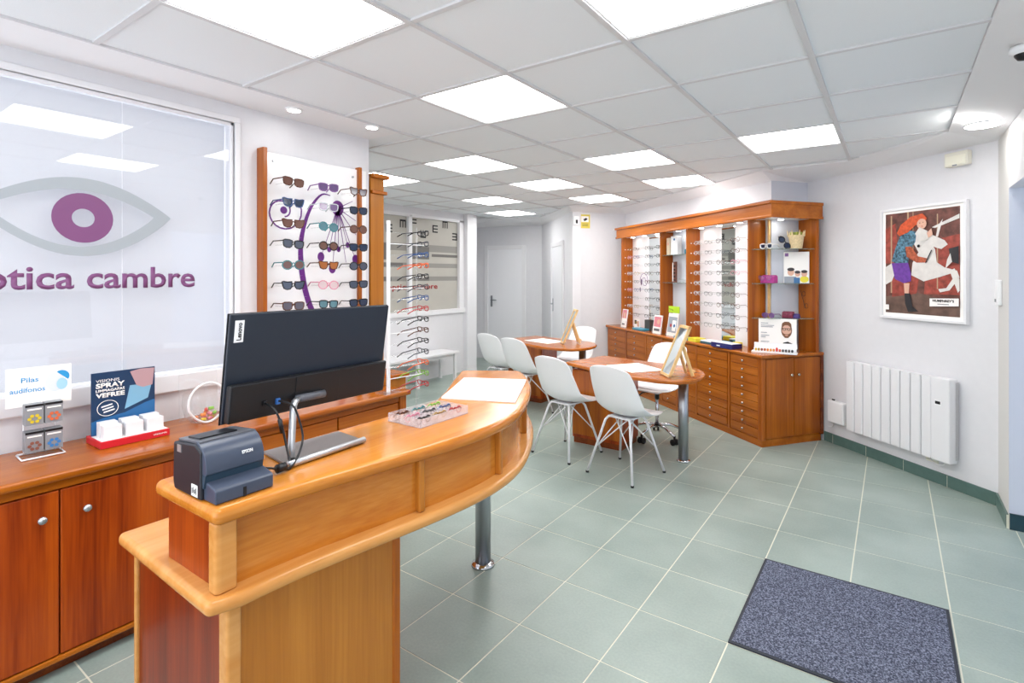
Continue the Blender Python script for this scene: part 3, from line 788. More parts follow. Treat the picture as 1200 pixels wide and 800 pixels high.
# doors on the return (plane x=0, facing +x)
for b0, b1, kb in ((.045, .345, .305), (.35, .64, .385)):
    dr = MB().box(-.012, .004, b0, b1, .075, .76).build('door', M['cherry_z'], dc, bevel=.002)
    mb = MB(); mb.tube([(.004, kb, .615), (.018, kb, .615)], .005, 6); mb.tube([(.016, kb, .615), (.028, kb, .615)], .012, 12); mb.build('knob', M['knob'], dr, True)
MB().prism([(-.03, .0), (-.004, .0), (.006, .010), (.006, .036), (-.03, .036)], .06, .77).build('corner_post', M['cherry_z'], dc)
MB().box(-.012, .005, .645, .68, .06, .77).build('stile', M['plinth'], dc)

hu = thing('display_hutch', 'cherry wood eyewear display hutch with cornice and lit white panels', 'shelving', (C0[0], C0[1], .801), RZC)
ZH = 2.00-.801
def up(a, b0=.10, b1=.285, th=.018, name='upright'):
    return MB().box(L(a+th/2), L(a-th/2), b0, b1, 0, ZH).build(name, M['cherry_z'], hu)
for a in (2.74, 1.77, 1.245, .283): up(a)
MB().box(L(.19), L(-.005), .59, .612, 0, ZH).build('upright', M['cherry_z'], hu)
MB().box(L(-.005)-.003, L(-.005)+.009, .585, .617, 0, ZH).build('upright_edge', M['cherry_z'], hu)
MB().prism([(L(2.78), .085), (L(.06), .085), (L(-.005), .15), (L(-.005), .62), (L(.2), .62), (L(.225), .285), (L(2.78), .285)], ZH, ZH+.02).build('top_board', M['white'], hu)
cr = [(L(2.80), .06), (L(.05), .06), (L(-.03), .14), (L(-.03), .625), (L(-.005), .625), (L(-.005), .15), (L(.06), .085), (L(2.80), .085)]
cr = [(L(2.80), .055), (L(-.05), .055), (L(-.05), .622), (L(-.02), .622), (L(-.02), .085), (L(2.80), .085)]
MB().prism(cr, ZH-.005, ZH+.115).build('cornice', M['cherry_x'], hu)
c2 = [(L(2.82), .035), (L(-.060), .035), (L(-.060), .625), (L(-.02), .625), (L(-.02), .085), (L(2.82), .085)]
MB().prism(c2, ZH+.105, ZH+.135).build('cornice_moulding', M['cherry_x'], hu, bevel=.006)
c3 = [(L(2.81), .045), (L(-.06), .045), (L(-.06), .622), (L(-.02), .622), (L(-.02), .085), (L(2.81), .085)]
MB().prism(c3, ZH-.012, ZH+.01).build('cornice_moulding', M['cherry_x'], hu, bevel=.004)
wp = mat('display_back_white', '#f1f0f4', .4)
MB().box(L(2.73), L(2.31), .268, .284, 0, ZH).build('back_panel', wp, hu)
MB().box(L(2.31), L(2.06), .270, .284, 0, ZH).build('mirror_panel', M['mirror'], hu)
MB().box(L(2.06), L(1.78), .268, .284, 0, ZH).build('back_panel', wp, hu)
MB().box(L(1.76), L(1.255), .268, .284, 0, ZH).build('back_panel', mat('display_back_blue', '#dfe5f0', .4), hu)
MB().box(L(1.235), L(.875), .268, .284, 0, ZH).build('back_panel', wp, hu)
MB().box(L(.875), L(.665), .270, .284, 0, ZH).build('mirror_panel', M['mirror'], hu)
MB().box(L(.665), L(.293), .268, .284, 0, ZH).build('back_panel', wp, hu)
MB().box(L(.232), L(.215), .272, .29, 0, ZH).build('corner_strip', M['palewood'], hu)
for a0, a1, zs in ((1.255, 1.76, (1.72, 1.40)),):
    for zz in zs: MB().box(L(a1), L(a0), .12, .268, zz-.801, zz-.801+.008).build('glass_shelf', M['glass'], hu)
for zz in (1.723, 1.41, 1.095):
    MB().prism([(L(.272), .13), (L(.10), .20), (L(.0), .58), (L(.185), .585), (L(.212), .30), (L(.272), .265)], zz-.801, zz-.801+.008).build('glass_shelf', M['glass'], hu)
mb_ = M['halo']
for a, b in ((2.55, .17), (2.25, .17), (1.95, .17), (1.5, .17), (1.08, .17), (.78, .17), (.48, .17), (.12, .32)):
    s = MB().lathe([(.034, 0), (.034, -.006), (.028, -.008), (.001, -.008)][::-1], seg=16).build('spot_ring', M['chrome'], hu, loc=(L(a), b, ZH))
    MB().lathe([(.001, -.0095), (.024, -.0095), (.024, -.0082), (.001, -.0082)], seg=14).build('spot_bulb', mb_, s)
ROWZ = [1.838-.108*k for k in range(9)]
for a, bb in ((2.74-.009, .262), (1.245-.009, .262)):      # peg ends on the uprights
    for z in ROWZ:
        for q in (.15, .19, .225):
            MB().tube([(L(a), q, z-.801), (L(a)+.014, q, z-.801)], .0055, 6).build('peg', M['white'], hu)
rodm = M['acr']
# decorative scrolls on the white panels (purple swirls)
mb = MB()
for cx, cz, r in ((2.42, .62, .10), (.40, .14, .09)):
    pts = [(L(cx+(r*(1-t/26)+.01)*math.cos(t*.42)), .266, cz+(r*(1-t/26)+.01)*math.sin(t*.42)) for t in range(24)]
    mb.tube(pts, .003, 4)
mb.build('scroll_decal', M['purple'], hu)
dkp = mat('dark_purple_decal', '#4a2352', .5)
for cx, cz, sc_l in ((2.50, .60, 1.0), (2.53, .50, .7), (.42, .30, 1.2), (.36, .22, .9), (.31, .10, .8)):
    pts = [(L(cx)+.022*sc_l*math.cos(a)*(.6+.4*math.sin(2.5*a)**2), .2665, cz+.045*sc_l*math.sin(a)) for a in [i*2*PI/16 for i in range(16)]]
    MB()._new([(p[0], p[1], p[2]) for p in pts], [tuple(range(16))]).build('flower_decal', dkp, hu)

# ------------------------------------------------------------------ spectacles
def outline(kind, w=.052, h=.038):
    if kind == 'round': return [(w/2*math.cos(t), h/2*1.12*math.sin(t)) for t in [i*2*PI/14 for i in range(14)]]
    if kind == 'cat': return [(-.5*w, .18*h), (-.46*w, .5*h), (0, .46*h), (.40*w, .56*h), (.56*w, .52*h), (.48*w, .05*h), (.36*w, -.34*h), (.05*w, -.5*h), (-.3*w, -.44*h), (-.46*w, -.15*h)]
    return [(-.5*w, .1*h), (-.47*w, .42*h), (-.2*w, .5*h), (.3*w, .5*h), (.5*w, .40*h), (.5*w, 0), (.42*w, -.36*h), (.15*w, -.5*h), (-.2*w, -.5*h), (-.43*w, -.34*h)]
def spectacles(name, fm, lm, kind='square', rim=.0022, wrap=.010, seg=4, temple=.135, h=.038, fold=False, cat='glasses', label='x', w=.054, tk=1.0):
    """origin at the bridge; lenses face -y, arms run to +y"""
    t = thing(name, label, cat)
    mb = MB(); 
    for s in (-1, 1):
        ol = outline(kind, w, h); c = s*(.034 if w < .055 else .036)
        pts = [(c+s*x, abs(c+s*x)**1.5*wrap*20*.05, z) for x, z in ol]
        mb.tube(pts, rim, seg, closed=True)
    mb.tube([(-.011, 0, .008), (0, -.002, .012), (.011, 0, .008)], rim, seg)
    fr = mb.build('rims', fm, t, True)
    for s in (-1, 1):
        ol = outline(kind, w, h); c = s*(.034 if w < .055 else .036)
        pts = [(c+s*x, abs(c+s*x)**1.5*wrap*20*.05+.0003, z) for x, z in ol]
        MB()._new(pts, [tuple(range(len(pts)))]).build('lens', lm, t)
    x1 = .034+w/2+.003
    for s in (-1, 1):
        if fold: P = [(s*x1, .004, h*.3), (s*x1, .008, h*.28), (-s*.04, .012+.003*s, h*.15), (-s*.055, .013+.003*s, -h*.1)]
        else: P = [(s*x1*.97, .003, h*.32), (s*x1, .010, h*.32), (s*(x1+.001), temple*.72, h*.30), (s*(x1-.003), temple, -h*.25)]
        MB().tube(P, rim*.9*tk, seg).build('temple', fm, t, True)
    return t
def place(o, x, y, z, rz, label, group, rx=0):
    r = dup(o, (x, y, z), rz, label, group); r.rotation_euler.x = rx; return r
tort = mat('tortoise_frame', '#5a3220', .25, noise=.5, nscale=180); blk = mat('black_frame', '#15151a', .25); bl = mat('blue_frame', '#2c4f86', .3)
pur = mat('violet_frame', '#7c4c8f', .3); tq = mat('turquoise_frame', '#2b7f86', .3); pk = mat('pink_frame', '#d98aa0', .3); rd = mat('red_frame', '#b3262c', .3)
org = mat('orange_frame', '#e0622c', .3); grn = mat('green_frame', '#7cb43a', .3); gold = mat('gold_wire', '#b99a5c', .25, 1); gun = mat('gunmetal_wire', '#55585e', .3, .9); clr = mat('crystal_frame', '#cdd3d8', .2)
l_dem = glassy('demo_lens', '#f2f5f8', .06); l_br = mat('lens_brown', '#6b4a40', .1, coat=.5); l_gr = mat('lens_grey', '#4a5263', .1, coat=.5); l_bl = mat('lens_navy', '#26334d', .1, coat=.5)
l_vi = mat('lens_violet', '#6a5480', .1, coat=.5); l_pk = mat('lens_rose', '#d8c4c6', .1, coat=.5); l_or = mat('lens_amber', '#a8622c', .1, coat=.5); l_te = mat('lens_teal', '#58808c', .1, coat=.5); l_or2 = mat('lens_slate', '#5f5a66', .1, coat=.5)
kids_hidden = []
def proto(*a, **k):
    o = spectacles(*a, **k); kids[o.name] = list(o.children); kids_hidden.append(o); return o

# sunglasses display on the wall: acrylic board between two posts
sd = thing('sunglasses_display', 'white sunglasses display board with purple branch decal between wooden posts', 'display', (XL, 0, 0), RZL)
MB().box(1.63, 2.36, -.020, -.012, .764, 2.20).build('board', mat('board_white', '#fbfbfd', .15, coat=.3), sd)
for y0, b_ in ((1.614, .072), (2.285, .045)):
    MB().box(y0, y0+.024, -b_, -.001, .764, 2.215).build('post', M['cherry_z'], sd, bevel=.003)
for x, z in ((1.70, 2.155), (2.25, 2.145), (1.70, .85), (2.25, .85)):
    MB().tube([(x, -.001, z), (x, -.028, z)], .007, 10).build('fixing', M['steel'], sd)
# decal: tall curved stem, spiral and radiating seed head
mb = MB(); yb = -.0215
def band(pts, ws):
    for (p, q, wa, wb) in zip(pts, pts[1:], ws, ws[1:]):
        d_ = Vector((q[0]-p[0], q[1]-p[1])).normalized(); n_ = Vector((-d_.y, d_.x))
        mb._new([(p[0]+n_.x*wa, yb, p[1]+n_.y*wa), (p[0]-n_.x*wa, yb, p[1]-n_.y*wa), (q[0]-n_.x*wb, yb, q[1]-n_.y*wb), (q[0]+n_.x*wb, yb, q[1]+n_.y*wb)], [(0, 1, 2, 3)])
stem = smooth_poly([(2.08, 2.0), (2.02, 2.0), (1.955, 1.93), (1.905, 1.82), (1.875, 1.68), (1.88, 1.53), (1.915, 1.36), (1.985, 1.2), (2.1, 1.0), (2.2, .80)], 4)
band(stem, [.0025+.016*min(1, i/20) for i in range(len(stem))])
sp = [(1.76+(.125-.0038*i)*math.cos(.5-i*.32), 1.865+(.125-.0038*i)*math.sin(.5-i*.32)) for i in range(26)]
band(sp, [.0045]*len(sp))
hub = (2.135, 1.925)
mb._new([(x, yb, z) for x, z in circ(*hub, .045, .05)], [tuple(range(20))])
mb._new([(x, yb, z) for x, z in circ(1.765, 1.875, .022)], [tuple(range(20))])
for ang, ln, r in ((-118, .42, .030), (-108, .33, .019), (-98, .46, .032), (-88, .31, .019), (-76, .42, 0), (-66, .30, .019), (-60, .44, .030), (-40, .30, 0), (-20, .24, 0), (5, .18, 0), (20, .20, 0)):
    a = math.radians(ang); e = (hub[0]+.62*ln*math.cos(a), hub[1]+ln*.86*math.sin(a))
    if e[0] > 2.28: e = (2.28, hub[1]+(e[1]-hub[1])*(2.28-hub[0])/(e[0]-hub[0]))
    band([hub, e], [.0035, .0015])
    if r: mb._new([(x, yb, z) for x, z in circ(*e, r*.8, r)], [tuple(range(20))])
mb.build('branch_decal', M['purple'], sd)

specs = {
 'A': [('tortoise', tort, l_br, 'square'), ('dark blue', bl, l_bl, 'cat'), ('tortoise cat eye', tort, l_br, 'cat'), ('black', blk, l_gr, 'square'), ('turquoise black', tq, l_br, 'round'), ('black cat eye', blk, l_gr, 'cat'), ('brown gradient', tort, l_or2, 'square')],
 'B': [('violet', pur, l_vi, 'square'), ('violet blue', clr, l_vi, 'square'), ('teal round', tq, l_te, 'round'), ('dark round', blk, l_br, 'round'), ('amber brown', tort, l_or, 'cat'), ('pale rose round', pk, l_pk, 'round'), ('teal black', blk, l_te, 'square')],
 'C': [('brown narrow', tort, l_or2, 'cat'), ('black navy', blk, l_bl, 'square'), ('brown rounded', tort, l_br, 'round'), ('black', blk, l_bl, 'square'), ('black thin', blk, l_gr, 'round'), ('black wide', blk, l_gr, 'square'), ('black slate', blk, l_bl, 'square')]}
ordn = ['top', 'second', 'third', 'fourth', 'fifth', 'sixth', 'seventh', 'eighth', 'ninth', 'tenth', 'eleventh', 'twelfth', 'thirteenth', 'fourteenth', 'fifteenth', 'sixteenth']
colw = {'A': ('left', 1.745), 'B': ('middle', 1.975), 'C': ('right', 2.195)}
zr = [2.025, 1.905, 1.785, 1.668, 1.548, 1.43, 1.312]
pc = {}
for ck, rows in specs.items():
    cn, Y = colw[ck]
    for k, (nm, fm, lm, kd) in enumerate(rows):
        key = (fm.name, lm.name, kd)
        if key not in pc: pc[key] = proto('sunglasses', fm, lm, kd, rim=.0032, seg=5, h=.045, w=.058, temple=.125, tk=1.2)
        sg = place(pc[key], XL+.155, Y, zr[k], RZL+random.uniform(-.08, .08), '%s sunglasses, %s in the %s column of the wall display' % (nm, ordn[k]+(' row' if 0 else ''), cn), 'sunglasses on the wall display')
        sg.rotation_euler.y = random.uniform(-.03, .06)
# acrylic pegs that carry them
for Y in (1.745, 1.975, 2.195):
    for z in zr:
        for s in (-.030, .030):
            MB().tube([(Y+s, -.020, z-.004), (Y+s, -.125, z-.004)], .003, 5).build('peg', M['acr'], sd)

# ------------------------------------------------------------------ spectacles in the hutch
pairs = [('gunmetal wire', gun, 'square'), ('clear pink', pk, 'round'), ('gold wire', gold, 'round'), ('black', blk, 'square'), ('crystal grey', clr, 'square'), ('tortoise', tort, 'round'), ('violet', pur, 'cat'), ('blue', bl, 'square')]
PR = [proto('spectacles', fm, l_dem, kd, rim=.0017 if 'wire' in nm else .0022, seg=4, temple=.10) for nm, fm, kd in pairs]
def cabw(a, b, z): p = cab(a, b); return (p[0], p[1], z)
baycols = [(2.63, 'left bay', 'first', (0, 1, 2, 4)), (2.45, 'left bay', 'second', (0, 2, 4, 7)), (2.17, 'left bay', 'third', (3, 5, 0)), (1.90, 'left bay', 'fourth', (0, 3, 4)),
           (1.13, 'right bay', 'first', (2, 0, 4)), (.955, 'right bay', 'second', (0, 4, 1)), (.76, 'right bay', 'third', (3, 5, 0, 3)), (.54, 'right bay', 'fourth', (3, 1, 5))]
for a, bay, cn, mix in baycols:
    for k, z in enumerate(ROWZ):
        q = mix[(k*3+int(a*10)) % len(mix)]
        if bay == 'right bay' and cn == 'fourth' and k in (2, 3): q = 1
        if bay == 'left bay' and cn == 'third' and k == 4: q = 5
        p = cabw(a, .165, z)
        place(PR[q], p[0], p[1], p[2], RZC+random.uniform(-.08, .08), '%s spectacles, %s of the %s column in the hutch %s' % (pairs[q][0], ordn[k], cn, bay), 'spectacles in the display hutch')
        hcol = hu
        mbp = MB()
        for s in (-.028, .028): mbp.tube([(L(a)+s, .268, z-.801-.003), (L(a)+s, .17, z-.801-.003)], .0022, 4)
        mbp.build('peg', M['acr'], hu)

# ------------------------------------------------------------------ rod stand with spectacles
rs = thing('rod_stand', 'slim white rod stand of spectacles at the end of the low cabinet', 'display', (-2.573, 2.206, .763), 0)
rdir = Vector((.8257*.9, .5641*.9, 0)); rdir = Vector((.11, .99, 0)).normalized()
MB().box(-.009, .009, -.009, .009, 0.001, 1.065).build('upright', M['white'], rs, bevel=.002)
MB().box(-.05, .05, -.06, .06, .0, .006).build('foot_plate', M['acr'], rs)
e = rdir*.275
zrows = [.30+.0 for _ in ()]
rsz = [.992-.070*k for k in range(15)]
MB().tube([(e.x*.78, e.y*.78, 1.03), (e.x*.78, e.y*.78, -.20)], .006, 8).build('front_rod', M['acr'], rs)
for k, z in enumerate(rsz):
    MB().tube([(0, 0, z), (e.x, e.y, z)], .0028, 6).build('rung', M['white'] if k % 4 == 1 else M['acr'], rs)
rsp = [('black', blk), ('gunmetal', gun), ('dark blue', bl), ('orange', org), ('black', blk), ('gunmetal', gun), ('dark blue', bl), ('red', rd), ('black', blk), ('dark brown', tort), ('black', blk), ('grey', gun), ('orange red', org), ('green', grn), ('red', rd), ('black', blk)]
pr2 = {}
ang_r = math.atan2(rdir.y, rdir.x)
for k, z in enumerate(rsz):
    nm, fm = rsp[k]
    if fm.name not in pr2: pr2[fm.name] = proto('spectacles', fm, l_dem, 'square', rim=.0032, seg=5, temple=.165, w=.042, h=.030, tk=1.15)
    # face outward along rdir: lenses (-y) toward rdir -> rz = ang_r + 90deg
    r = place(pr2[fm.name], -2.573+e.x*.97, 2.206+e.y*.97, .763+z+.008, ang_r+PI/2, '%s spectacles on the rod stand, %s from the top' % (nm, ordn[k] if k else 'first'), 'spectacles on the rod stand')
    r.rotation_euler.x = -.12

# ------------------------------------------------------------------ monitor on the counter
mo = thing('desktop_computer', 'large black all-in-one computer seen from behind on the counter', 'computer', (-1.54, 1.03, .9505), RZL)
def tp_(x, z): return (x, z)
# local x along +Y, facing -y = +X (its back faces the viewer); slight tilt: top toward -y? keep leaning back
lean = -.165
def slab(x0, x1, z0, z1, y0, y1, name, m, par=mo, bev=.004):
    f = lambda x, y, z: (x, y+(z-.12)*lean, z)
    mb = MB(); mb._new([f(x, y, z) for z in (z0, z1) for y in (y0, y1) for x in (x0, x1)], [(0,2,3,1),(4,5,7,6),(0,1,5,4),(2,6,7,3),(0,4,6,2),(1,3,7,5)])
    return mb.build(name, m, par, bevel=bev)
slab(-.298, .256, .118, .430, .006, .016, 'screen_panel', M['navyblk'])
slab(-.300, .258, .116, .432, .016, .020, 'screen_glass', M['black'])
slab(-.294, .250, .122, .232, -.022, .006, 'lower_cover', M['navyblk2'], bev=.006)
slab(-.10, .055, .124, .228, -.025, -.021, 'centre_cover', M['navyblk2'], bev=.001)
MB().tube([(-.100, -.040, .160), (-.005, -.040, .160)], .012, 14).build('hinge', M['prn3'], mo, True)
MB().tube([(-.098, -.043, .160), (-.112, -.050, .155), (-.120, -.056, .143), (-.150, -.095, .05), (-.162, -.115, .012)], .010, 14).build('stand_arm', M['silver'], mo, True)
base = MB().prism([(-.195, -.152), (.072, -.138), (.085, .01), (-.17, .02)], .001, .010).build('stand_base', M['basetop'], mo, bevel=.002)
MB().tube([(-.195, -.154, .0105), (.072, -.140, .0105)], .0095, 12).build('base_rail', M['silver'], mo, True)
sl = slab(-.283, -.258, .350, .412, .0045, .0065, 'badge', M['white'], bev=0)
text('Lenovo', sl, M['blackink'], .050, .013, Matrix.Translation((-.264, .0045+.236*lean-.0006, .356)) @ Matrix.Rotation(.164, 4, 'X') @ Matrix.Rotation(-PI/2, 4, 'Y'), name='lettering', bold=.02)
for s, x in ((0, -.155), (1, -.195)):
    MB().box(x-.006, x+.006, -.036, -.020, .155+.004*s, .172).build('plug', M['white'] if 0 else (mat('usb_blue', '#3a6fb8', .4) if s == 0 else M['black']), mo)
cb = thing('cable', 'black cable looping from the computer down to the printer', 'cable', (-1.54, 1.03, .9505), RZL)
def sp3(P, n=5):
    out = []
    for i in range(len(P)-1):
        p0, p1, p2, p3 = (Vector(P[max(i-1, 0)]), Vector(P[i]), Vector(P[i+1]), Vector(P[min(i+2, len(P)-1)]))
        for k in range(n):
            t = k/n; out.append(.5*((2*p1)+(-p0+p2)*t+(2*p0-5*p1+4*p2-p3)*t*t+(-p0+3*p1-3*p2+p3)*t**3))
    return out+[Vector(P[-1])]
MB().tube(sp3([(-.195, -.038, .165), (-.188, -.075, .150), (-.178, -.095, .10), (-.180, -.12, .05), (-.19, -.158, .006), (-.21, -.17, .006), (-.23, -.17, .010), (-.25, -.165, .02), (-.292, -.15, .03)]), .0032, 6).build('wire', M['black'], cb, True)
MB().tube(sp3([(-.155, -.038, .165), (-.138, -.08, .155), (-.128, -.10, .11), (-.130, -.12, .06), (-.165, -.150, .024), (-.195, -.166, .008), (-.222, -.168, .010)]), .0032, 6).build('wire', M['black'], cb, True)
MB().tube([(-.182, -.088, .125), (-.178, -.095, .085)], .006, 10).build('ferrite', M['black'], cb, True)
MB().tube([(-.212, -.165, .014), (-.236, -.168, .014)], .012, 10).build('cable_knot', M['black'], cb, True)

# receipt printer
pr = thing('receipt_printer', 'dark blue grey receipt printer at the near end of the counter', 'printer', (-1.30, .665, .9505), RZL)
# local x along +Y (width .14), -y toward +X (front)
side = [(.0, .0), (.0, .034), (.045, .050), (.045, .095), (.055, .118), (.085, .134), (.20, .122), (.205, .02), (.195, .0)]   # (y,z) with y into the back
MB().prism_x([(.055, .001), (.055, .115), (.085, .130), (.200, .118), (.203, .02), (.195, .001)], -.070, .070).build('body', M['prn'], pr, bevel=.004)
fc = [(.098+.062*math.cos(math.radians(a)), .074+.062*math.sin(math.radians(a))) for a in range(190, 94, -6)]
MB().prism_x(fc+[(.092, .128), (.058, .062)], -.066, .074).build('front_cover', M['prn2'], pr, bevel=.0015, bseg=3)
MB().prism_x([(.048, .030), (.040, .062), (.058, .062), (.058, .030)], -.066, .074).build('lower_front', mat('printer_lower', '#2c4152', .4), pr)
MB().prism_x([(.0, .001), (.0, .032), (.006, .036), (.058, .048), (.058, .001)], -.062, .078).build('front_skirt', M['prn2'], pr, bevel=.003)
MB().prism_x([(-.0008, .001), (-.0008, .024), (.003, .024), (.003, .001)], .002, .010).build('cable_notch', M['rubber'], pr)
MB().prism_x([(.075, .136), (.19, .126), (.19, .121), (.075, .130)], -.062, .072).build('top_plate', M['prn3'], pr, bevel=.001)
MB().prism_x([(.105, .137), (.165, .132), (.165, .127), (.105, .131)], -.05, .04).build('paper_window', M['black'], pr)
lb_ = MB().box(-.0708, -.0700, .070, .100, .006, .034).build('white_sticker', M['paper'], pr)
mb = MB()
for k in range(5): mb.box(-.0713, -.0708, .074+.005*k, .0765+.005*k, .012+.002*(k % 2), .028-.003*(k % 3))
mb.build('sticker_print', M['blackink'], lb_)
MB().box(-.0715, -.0700, .155, .175, .098, .116).build('latch', M['silver'], pr)
text('EPSON', pr, M['white'], .026, .008, TR(.018, .0362, .093, 0, -.25), bold=.02, depth=.002)
o = MB().cyl(-1.515, .642, .9505, .9645, .022, 20).build('blue_cap', mat('pale_blue', '#9cc8dc', .4), smooth=True); tag(o, 'pale blue round cap on the counter behind the printer', 'cap')

# acrylic tray with folded coloured frames
cs = thing('acrylic_tray', 'clear acrylic box with coloured frames on the reception counter', 'box', (-1.45, 1.44, .9505), math.radians(0))
mb = MB(); hx_, hy_ = .085, .125
MB().box(-hx_, hx_, -hy_, hy_, .0, .003).build('bottom', glassy('acrylic_pinkish', '#f8eef1', .35), cs)
for nm, b in (('side_wall', (-hx_, -hx_+.003, -hy_, hy_)), ('side_wall', (hx_-.003, hx_, -hy_, hy_)), ('side_wall', (-hx_, hx_, -hy_, -hy_+.003)), ('side_wall', (-hx_, hx_, hy_-.003, hy_))):
    MB().box(*b, .003, .031).build(nm, glassy('acrylic_edge', '#fdf6f8', .25), cs)
for x in (-.028, .028): MB().box(x-.001, x+.001, -hy_, hy_, .003, .028).build('divider', glassy('acrylic_edge', '#fdf6f8', .25), cs)
for y in (-.042, .042): MB().box(-hx_, hx_, y-.001, y+.001, .003, .028).build('divider', glassy('acrylic_edge', '#fdf6f8', .25), cs)
fprot = {}
cellsx = [(-.056, -.083), (-.056, 0), (-.056, .083), (0, -.083), (0, 0), (0, .083), (.056, -.083), (.056, 0), (.056, .083)]
fcol = [('dark brown', tort), ('turquoise', tq), ('green', grn), ('pink', pk), ('grey', gun), ('light blue', bl), ('black', blk), ('gold', gold), ('red', rd)]
wh = ['far left corner', 'far side middle', 'far right corner', 'middle left', 'centre', 'middle right', 'near left corner', 'near side middle', 'near right corner']
for k, ((x, y), (nm, fm)) in enumerate(zip(cellsx, fcol)):
    pp = proto('spectacles', fm, l_dem, 'round', rim=.0028, seg=5, fold=True, w=.040, h=.024)
    r = place(pp, -1.45+x, 1.44+y, .9505+.0175, RZL, 'small %s frame in the %s cell of the acrylic box' % (nm, wh[k]), 'frames in the acrylic box'); r.scale = (.62, .62, .9)

# ------------------------------------------------------------------ things on the back counter
# battery rack with sign
br = thing('battery_rack', 'white wire rack of hearing aid batteries on the left end of the low cabinet', 'display', (-2.84, .655, .763), RZL-.05)
mb = MB(); mb.tube([(-.07, .05, .004), (-.07, -.05, .004), (.06, -.05, .004), (.06, .05, .004), (-.07, .05, .004)], .0035, 6)
for x in (-.05, .045): mb.tube([(x, .035, .004), (x, .05, .20)], .003, 6)
mb.build('wire_frame', M['white'], br, True)
cp_ = mat('card_print_grey', '#8d9095', .5)
for (x0, z0, c1, nm) in ((-.055, .128, '#d9c02c', 'yellow'), (.004, .128, '#d96a3c', 'orange'), (-.055, .020, '#8a5446', 'brown'), (.004, .020, '#3a7fc0', 'blue')):
    pk_ = MB().box(x0, x0+.055, -.018, .030, z0, z0+.082).build('battery_pack', cp_, br)
    cm = mat('battery_'+nm, c1, .5); sh_ = [(M['black'], rect(x0, x0+.055, z0+.073, z0+.082)), (M['paper'], rect(x0+.006, x0+.049, z0+.060, z0+.066))]
    for q in range(6):
        a = q*PI/3; sh_.append((cm, circ(x0+.0275+.015*math.cos(a), z0+.026+.013*math.sin(a), .0065, n=8)))
    art('print', pk_, sh_, Matrix.Translation((0, -.018, 0)))
sg = thing('sign_card', 'white sign card reading Pilas audífonos above the battery rack', 'sign', (-2.87, .652, .962), RZL-.05)
MB().box(-.10, .10, -.001, .002, .0, .155).build('card', M['paper'], sg)
bi = mat('blue_ink', '#2f9ad6', .5)
text('Pilas', sg, bi, .052, .020, TR(-.055, -.0012, .095), bold=.01)
text('audífonos', sg, bi, .105, .020, TR(-.088, -.0012, .055), bold=.01)
art('print', sg, [(mat('ear_grey', '#dfe5ea', .5), circ(.048, .085, .030, .040, 18)), (bi, circ(.068, .105, .026, .026, 14, -.6, 2.2)), (mat('ear_pale_blue', '#a8d4ea', .5), circ(.070, .075, .018, .024, 14))], TR(0, -.001, 0))

# spray box display
sb = thing('spray_display', 'red and blue counter display of lens cleaning spray boxes', 'display', (-2.80, .935, .763), RZL)
MB().box(-.128, .128, -.085, .085, .0, .030).build('red_tray', M['red'], sb, bevel=.002)
MB().box(-.122, .122, -.079, .04, .0301, .032).build('tray_inside', M['paper'], sb)
text('visionis', sb, M['paper'], .055, .008, TR(.062, -.0852, .012), bold=.01)
nv = mat('navy_card', '#1f3c5e', .35); nv2 = mat('navy_card_light', '#2f6aa0', .35)
bk = MB().box(-.120, .118, .050, .056, .030, .30).build('backing_card', nv, sb)
skin = mat('print_skin', '#b9959a', .5); cloth = mat('print_cloth', '#7fb0cc', .5)
art('print', bk, [(nv2, [(-.12, .09), (.118, .15), (.118, .03), (-.12, .03)]), (nv, [(-.12, .105), (0, .125), (.118, .165), (.118, .155), (0, .11), (-.12, .095)]),
   (cloth, [(.0, .125), (.09, .160), (.105, .225), (.02, .228)]), (skin, [(.02, .29), (.045, .225), (.07, .212), (.108, .218), (.116, .295), (.06, .298)])], Matrix.Translation((0, .050, 0)))
text('VISIONIS', bk, M['paper'], .085, .012, TR(-.105, .0475, .258), bold=.0)
text('SPRAY', bk, M['paper'], .105, .022, TR(-.105, .0475, .232), bold=.04)
text('LIMPIAGAFAS', bk, M['paper'], .105, .012, TR(-.105, .0475, .215), bold=.03)
text('VEFREE', bk, M['paper'], .105, .020, TR(-.105, .0475, .190), bold=.04)
mb = MB(); mb.tube([(-.062+.038*math.cos(a*PI/10), .0478, .142+.034*math.sin(a*PI/10)) for a in range(20)], .0014, 4, closed=True); mb.build('ring_print', M['paper'], bk)
art('stamp_print', bk, [(M['paper'], [(-.085+.004*k, .152-.012*k), (-.045+.004*k, .160-.012*k), (-.045+.004*k, .154-.012*k), (-.085+.004*k, .146-.012*k)]) for k in range(3)], Matrix.Translation((0, .0498, 0)))
for k in range(3):
    for q in range(2):
        o = MB().box(-.032, .032, -.022, .022, 0, .062 if q else .055).build('spray_box', mat('box_white', '#f2f2f5', .35), None, bevel=.002)
        lx = -.078+k*.078; ly = -.045+q*.048
        o.location = (-2.80-ly, .935+lx, .763+.0325); o.rotation_euler.z = RZL+.04*(k-1)
        tag(o, 'white lens spray box, %s column, %s row of the red tray' % (('left', 'middle', 'right')[k], ('front', 'back')[q]), 'box', 'white spray boxes in the red tray')

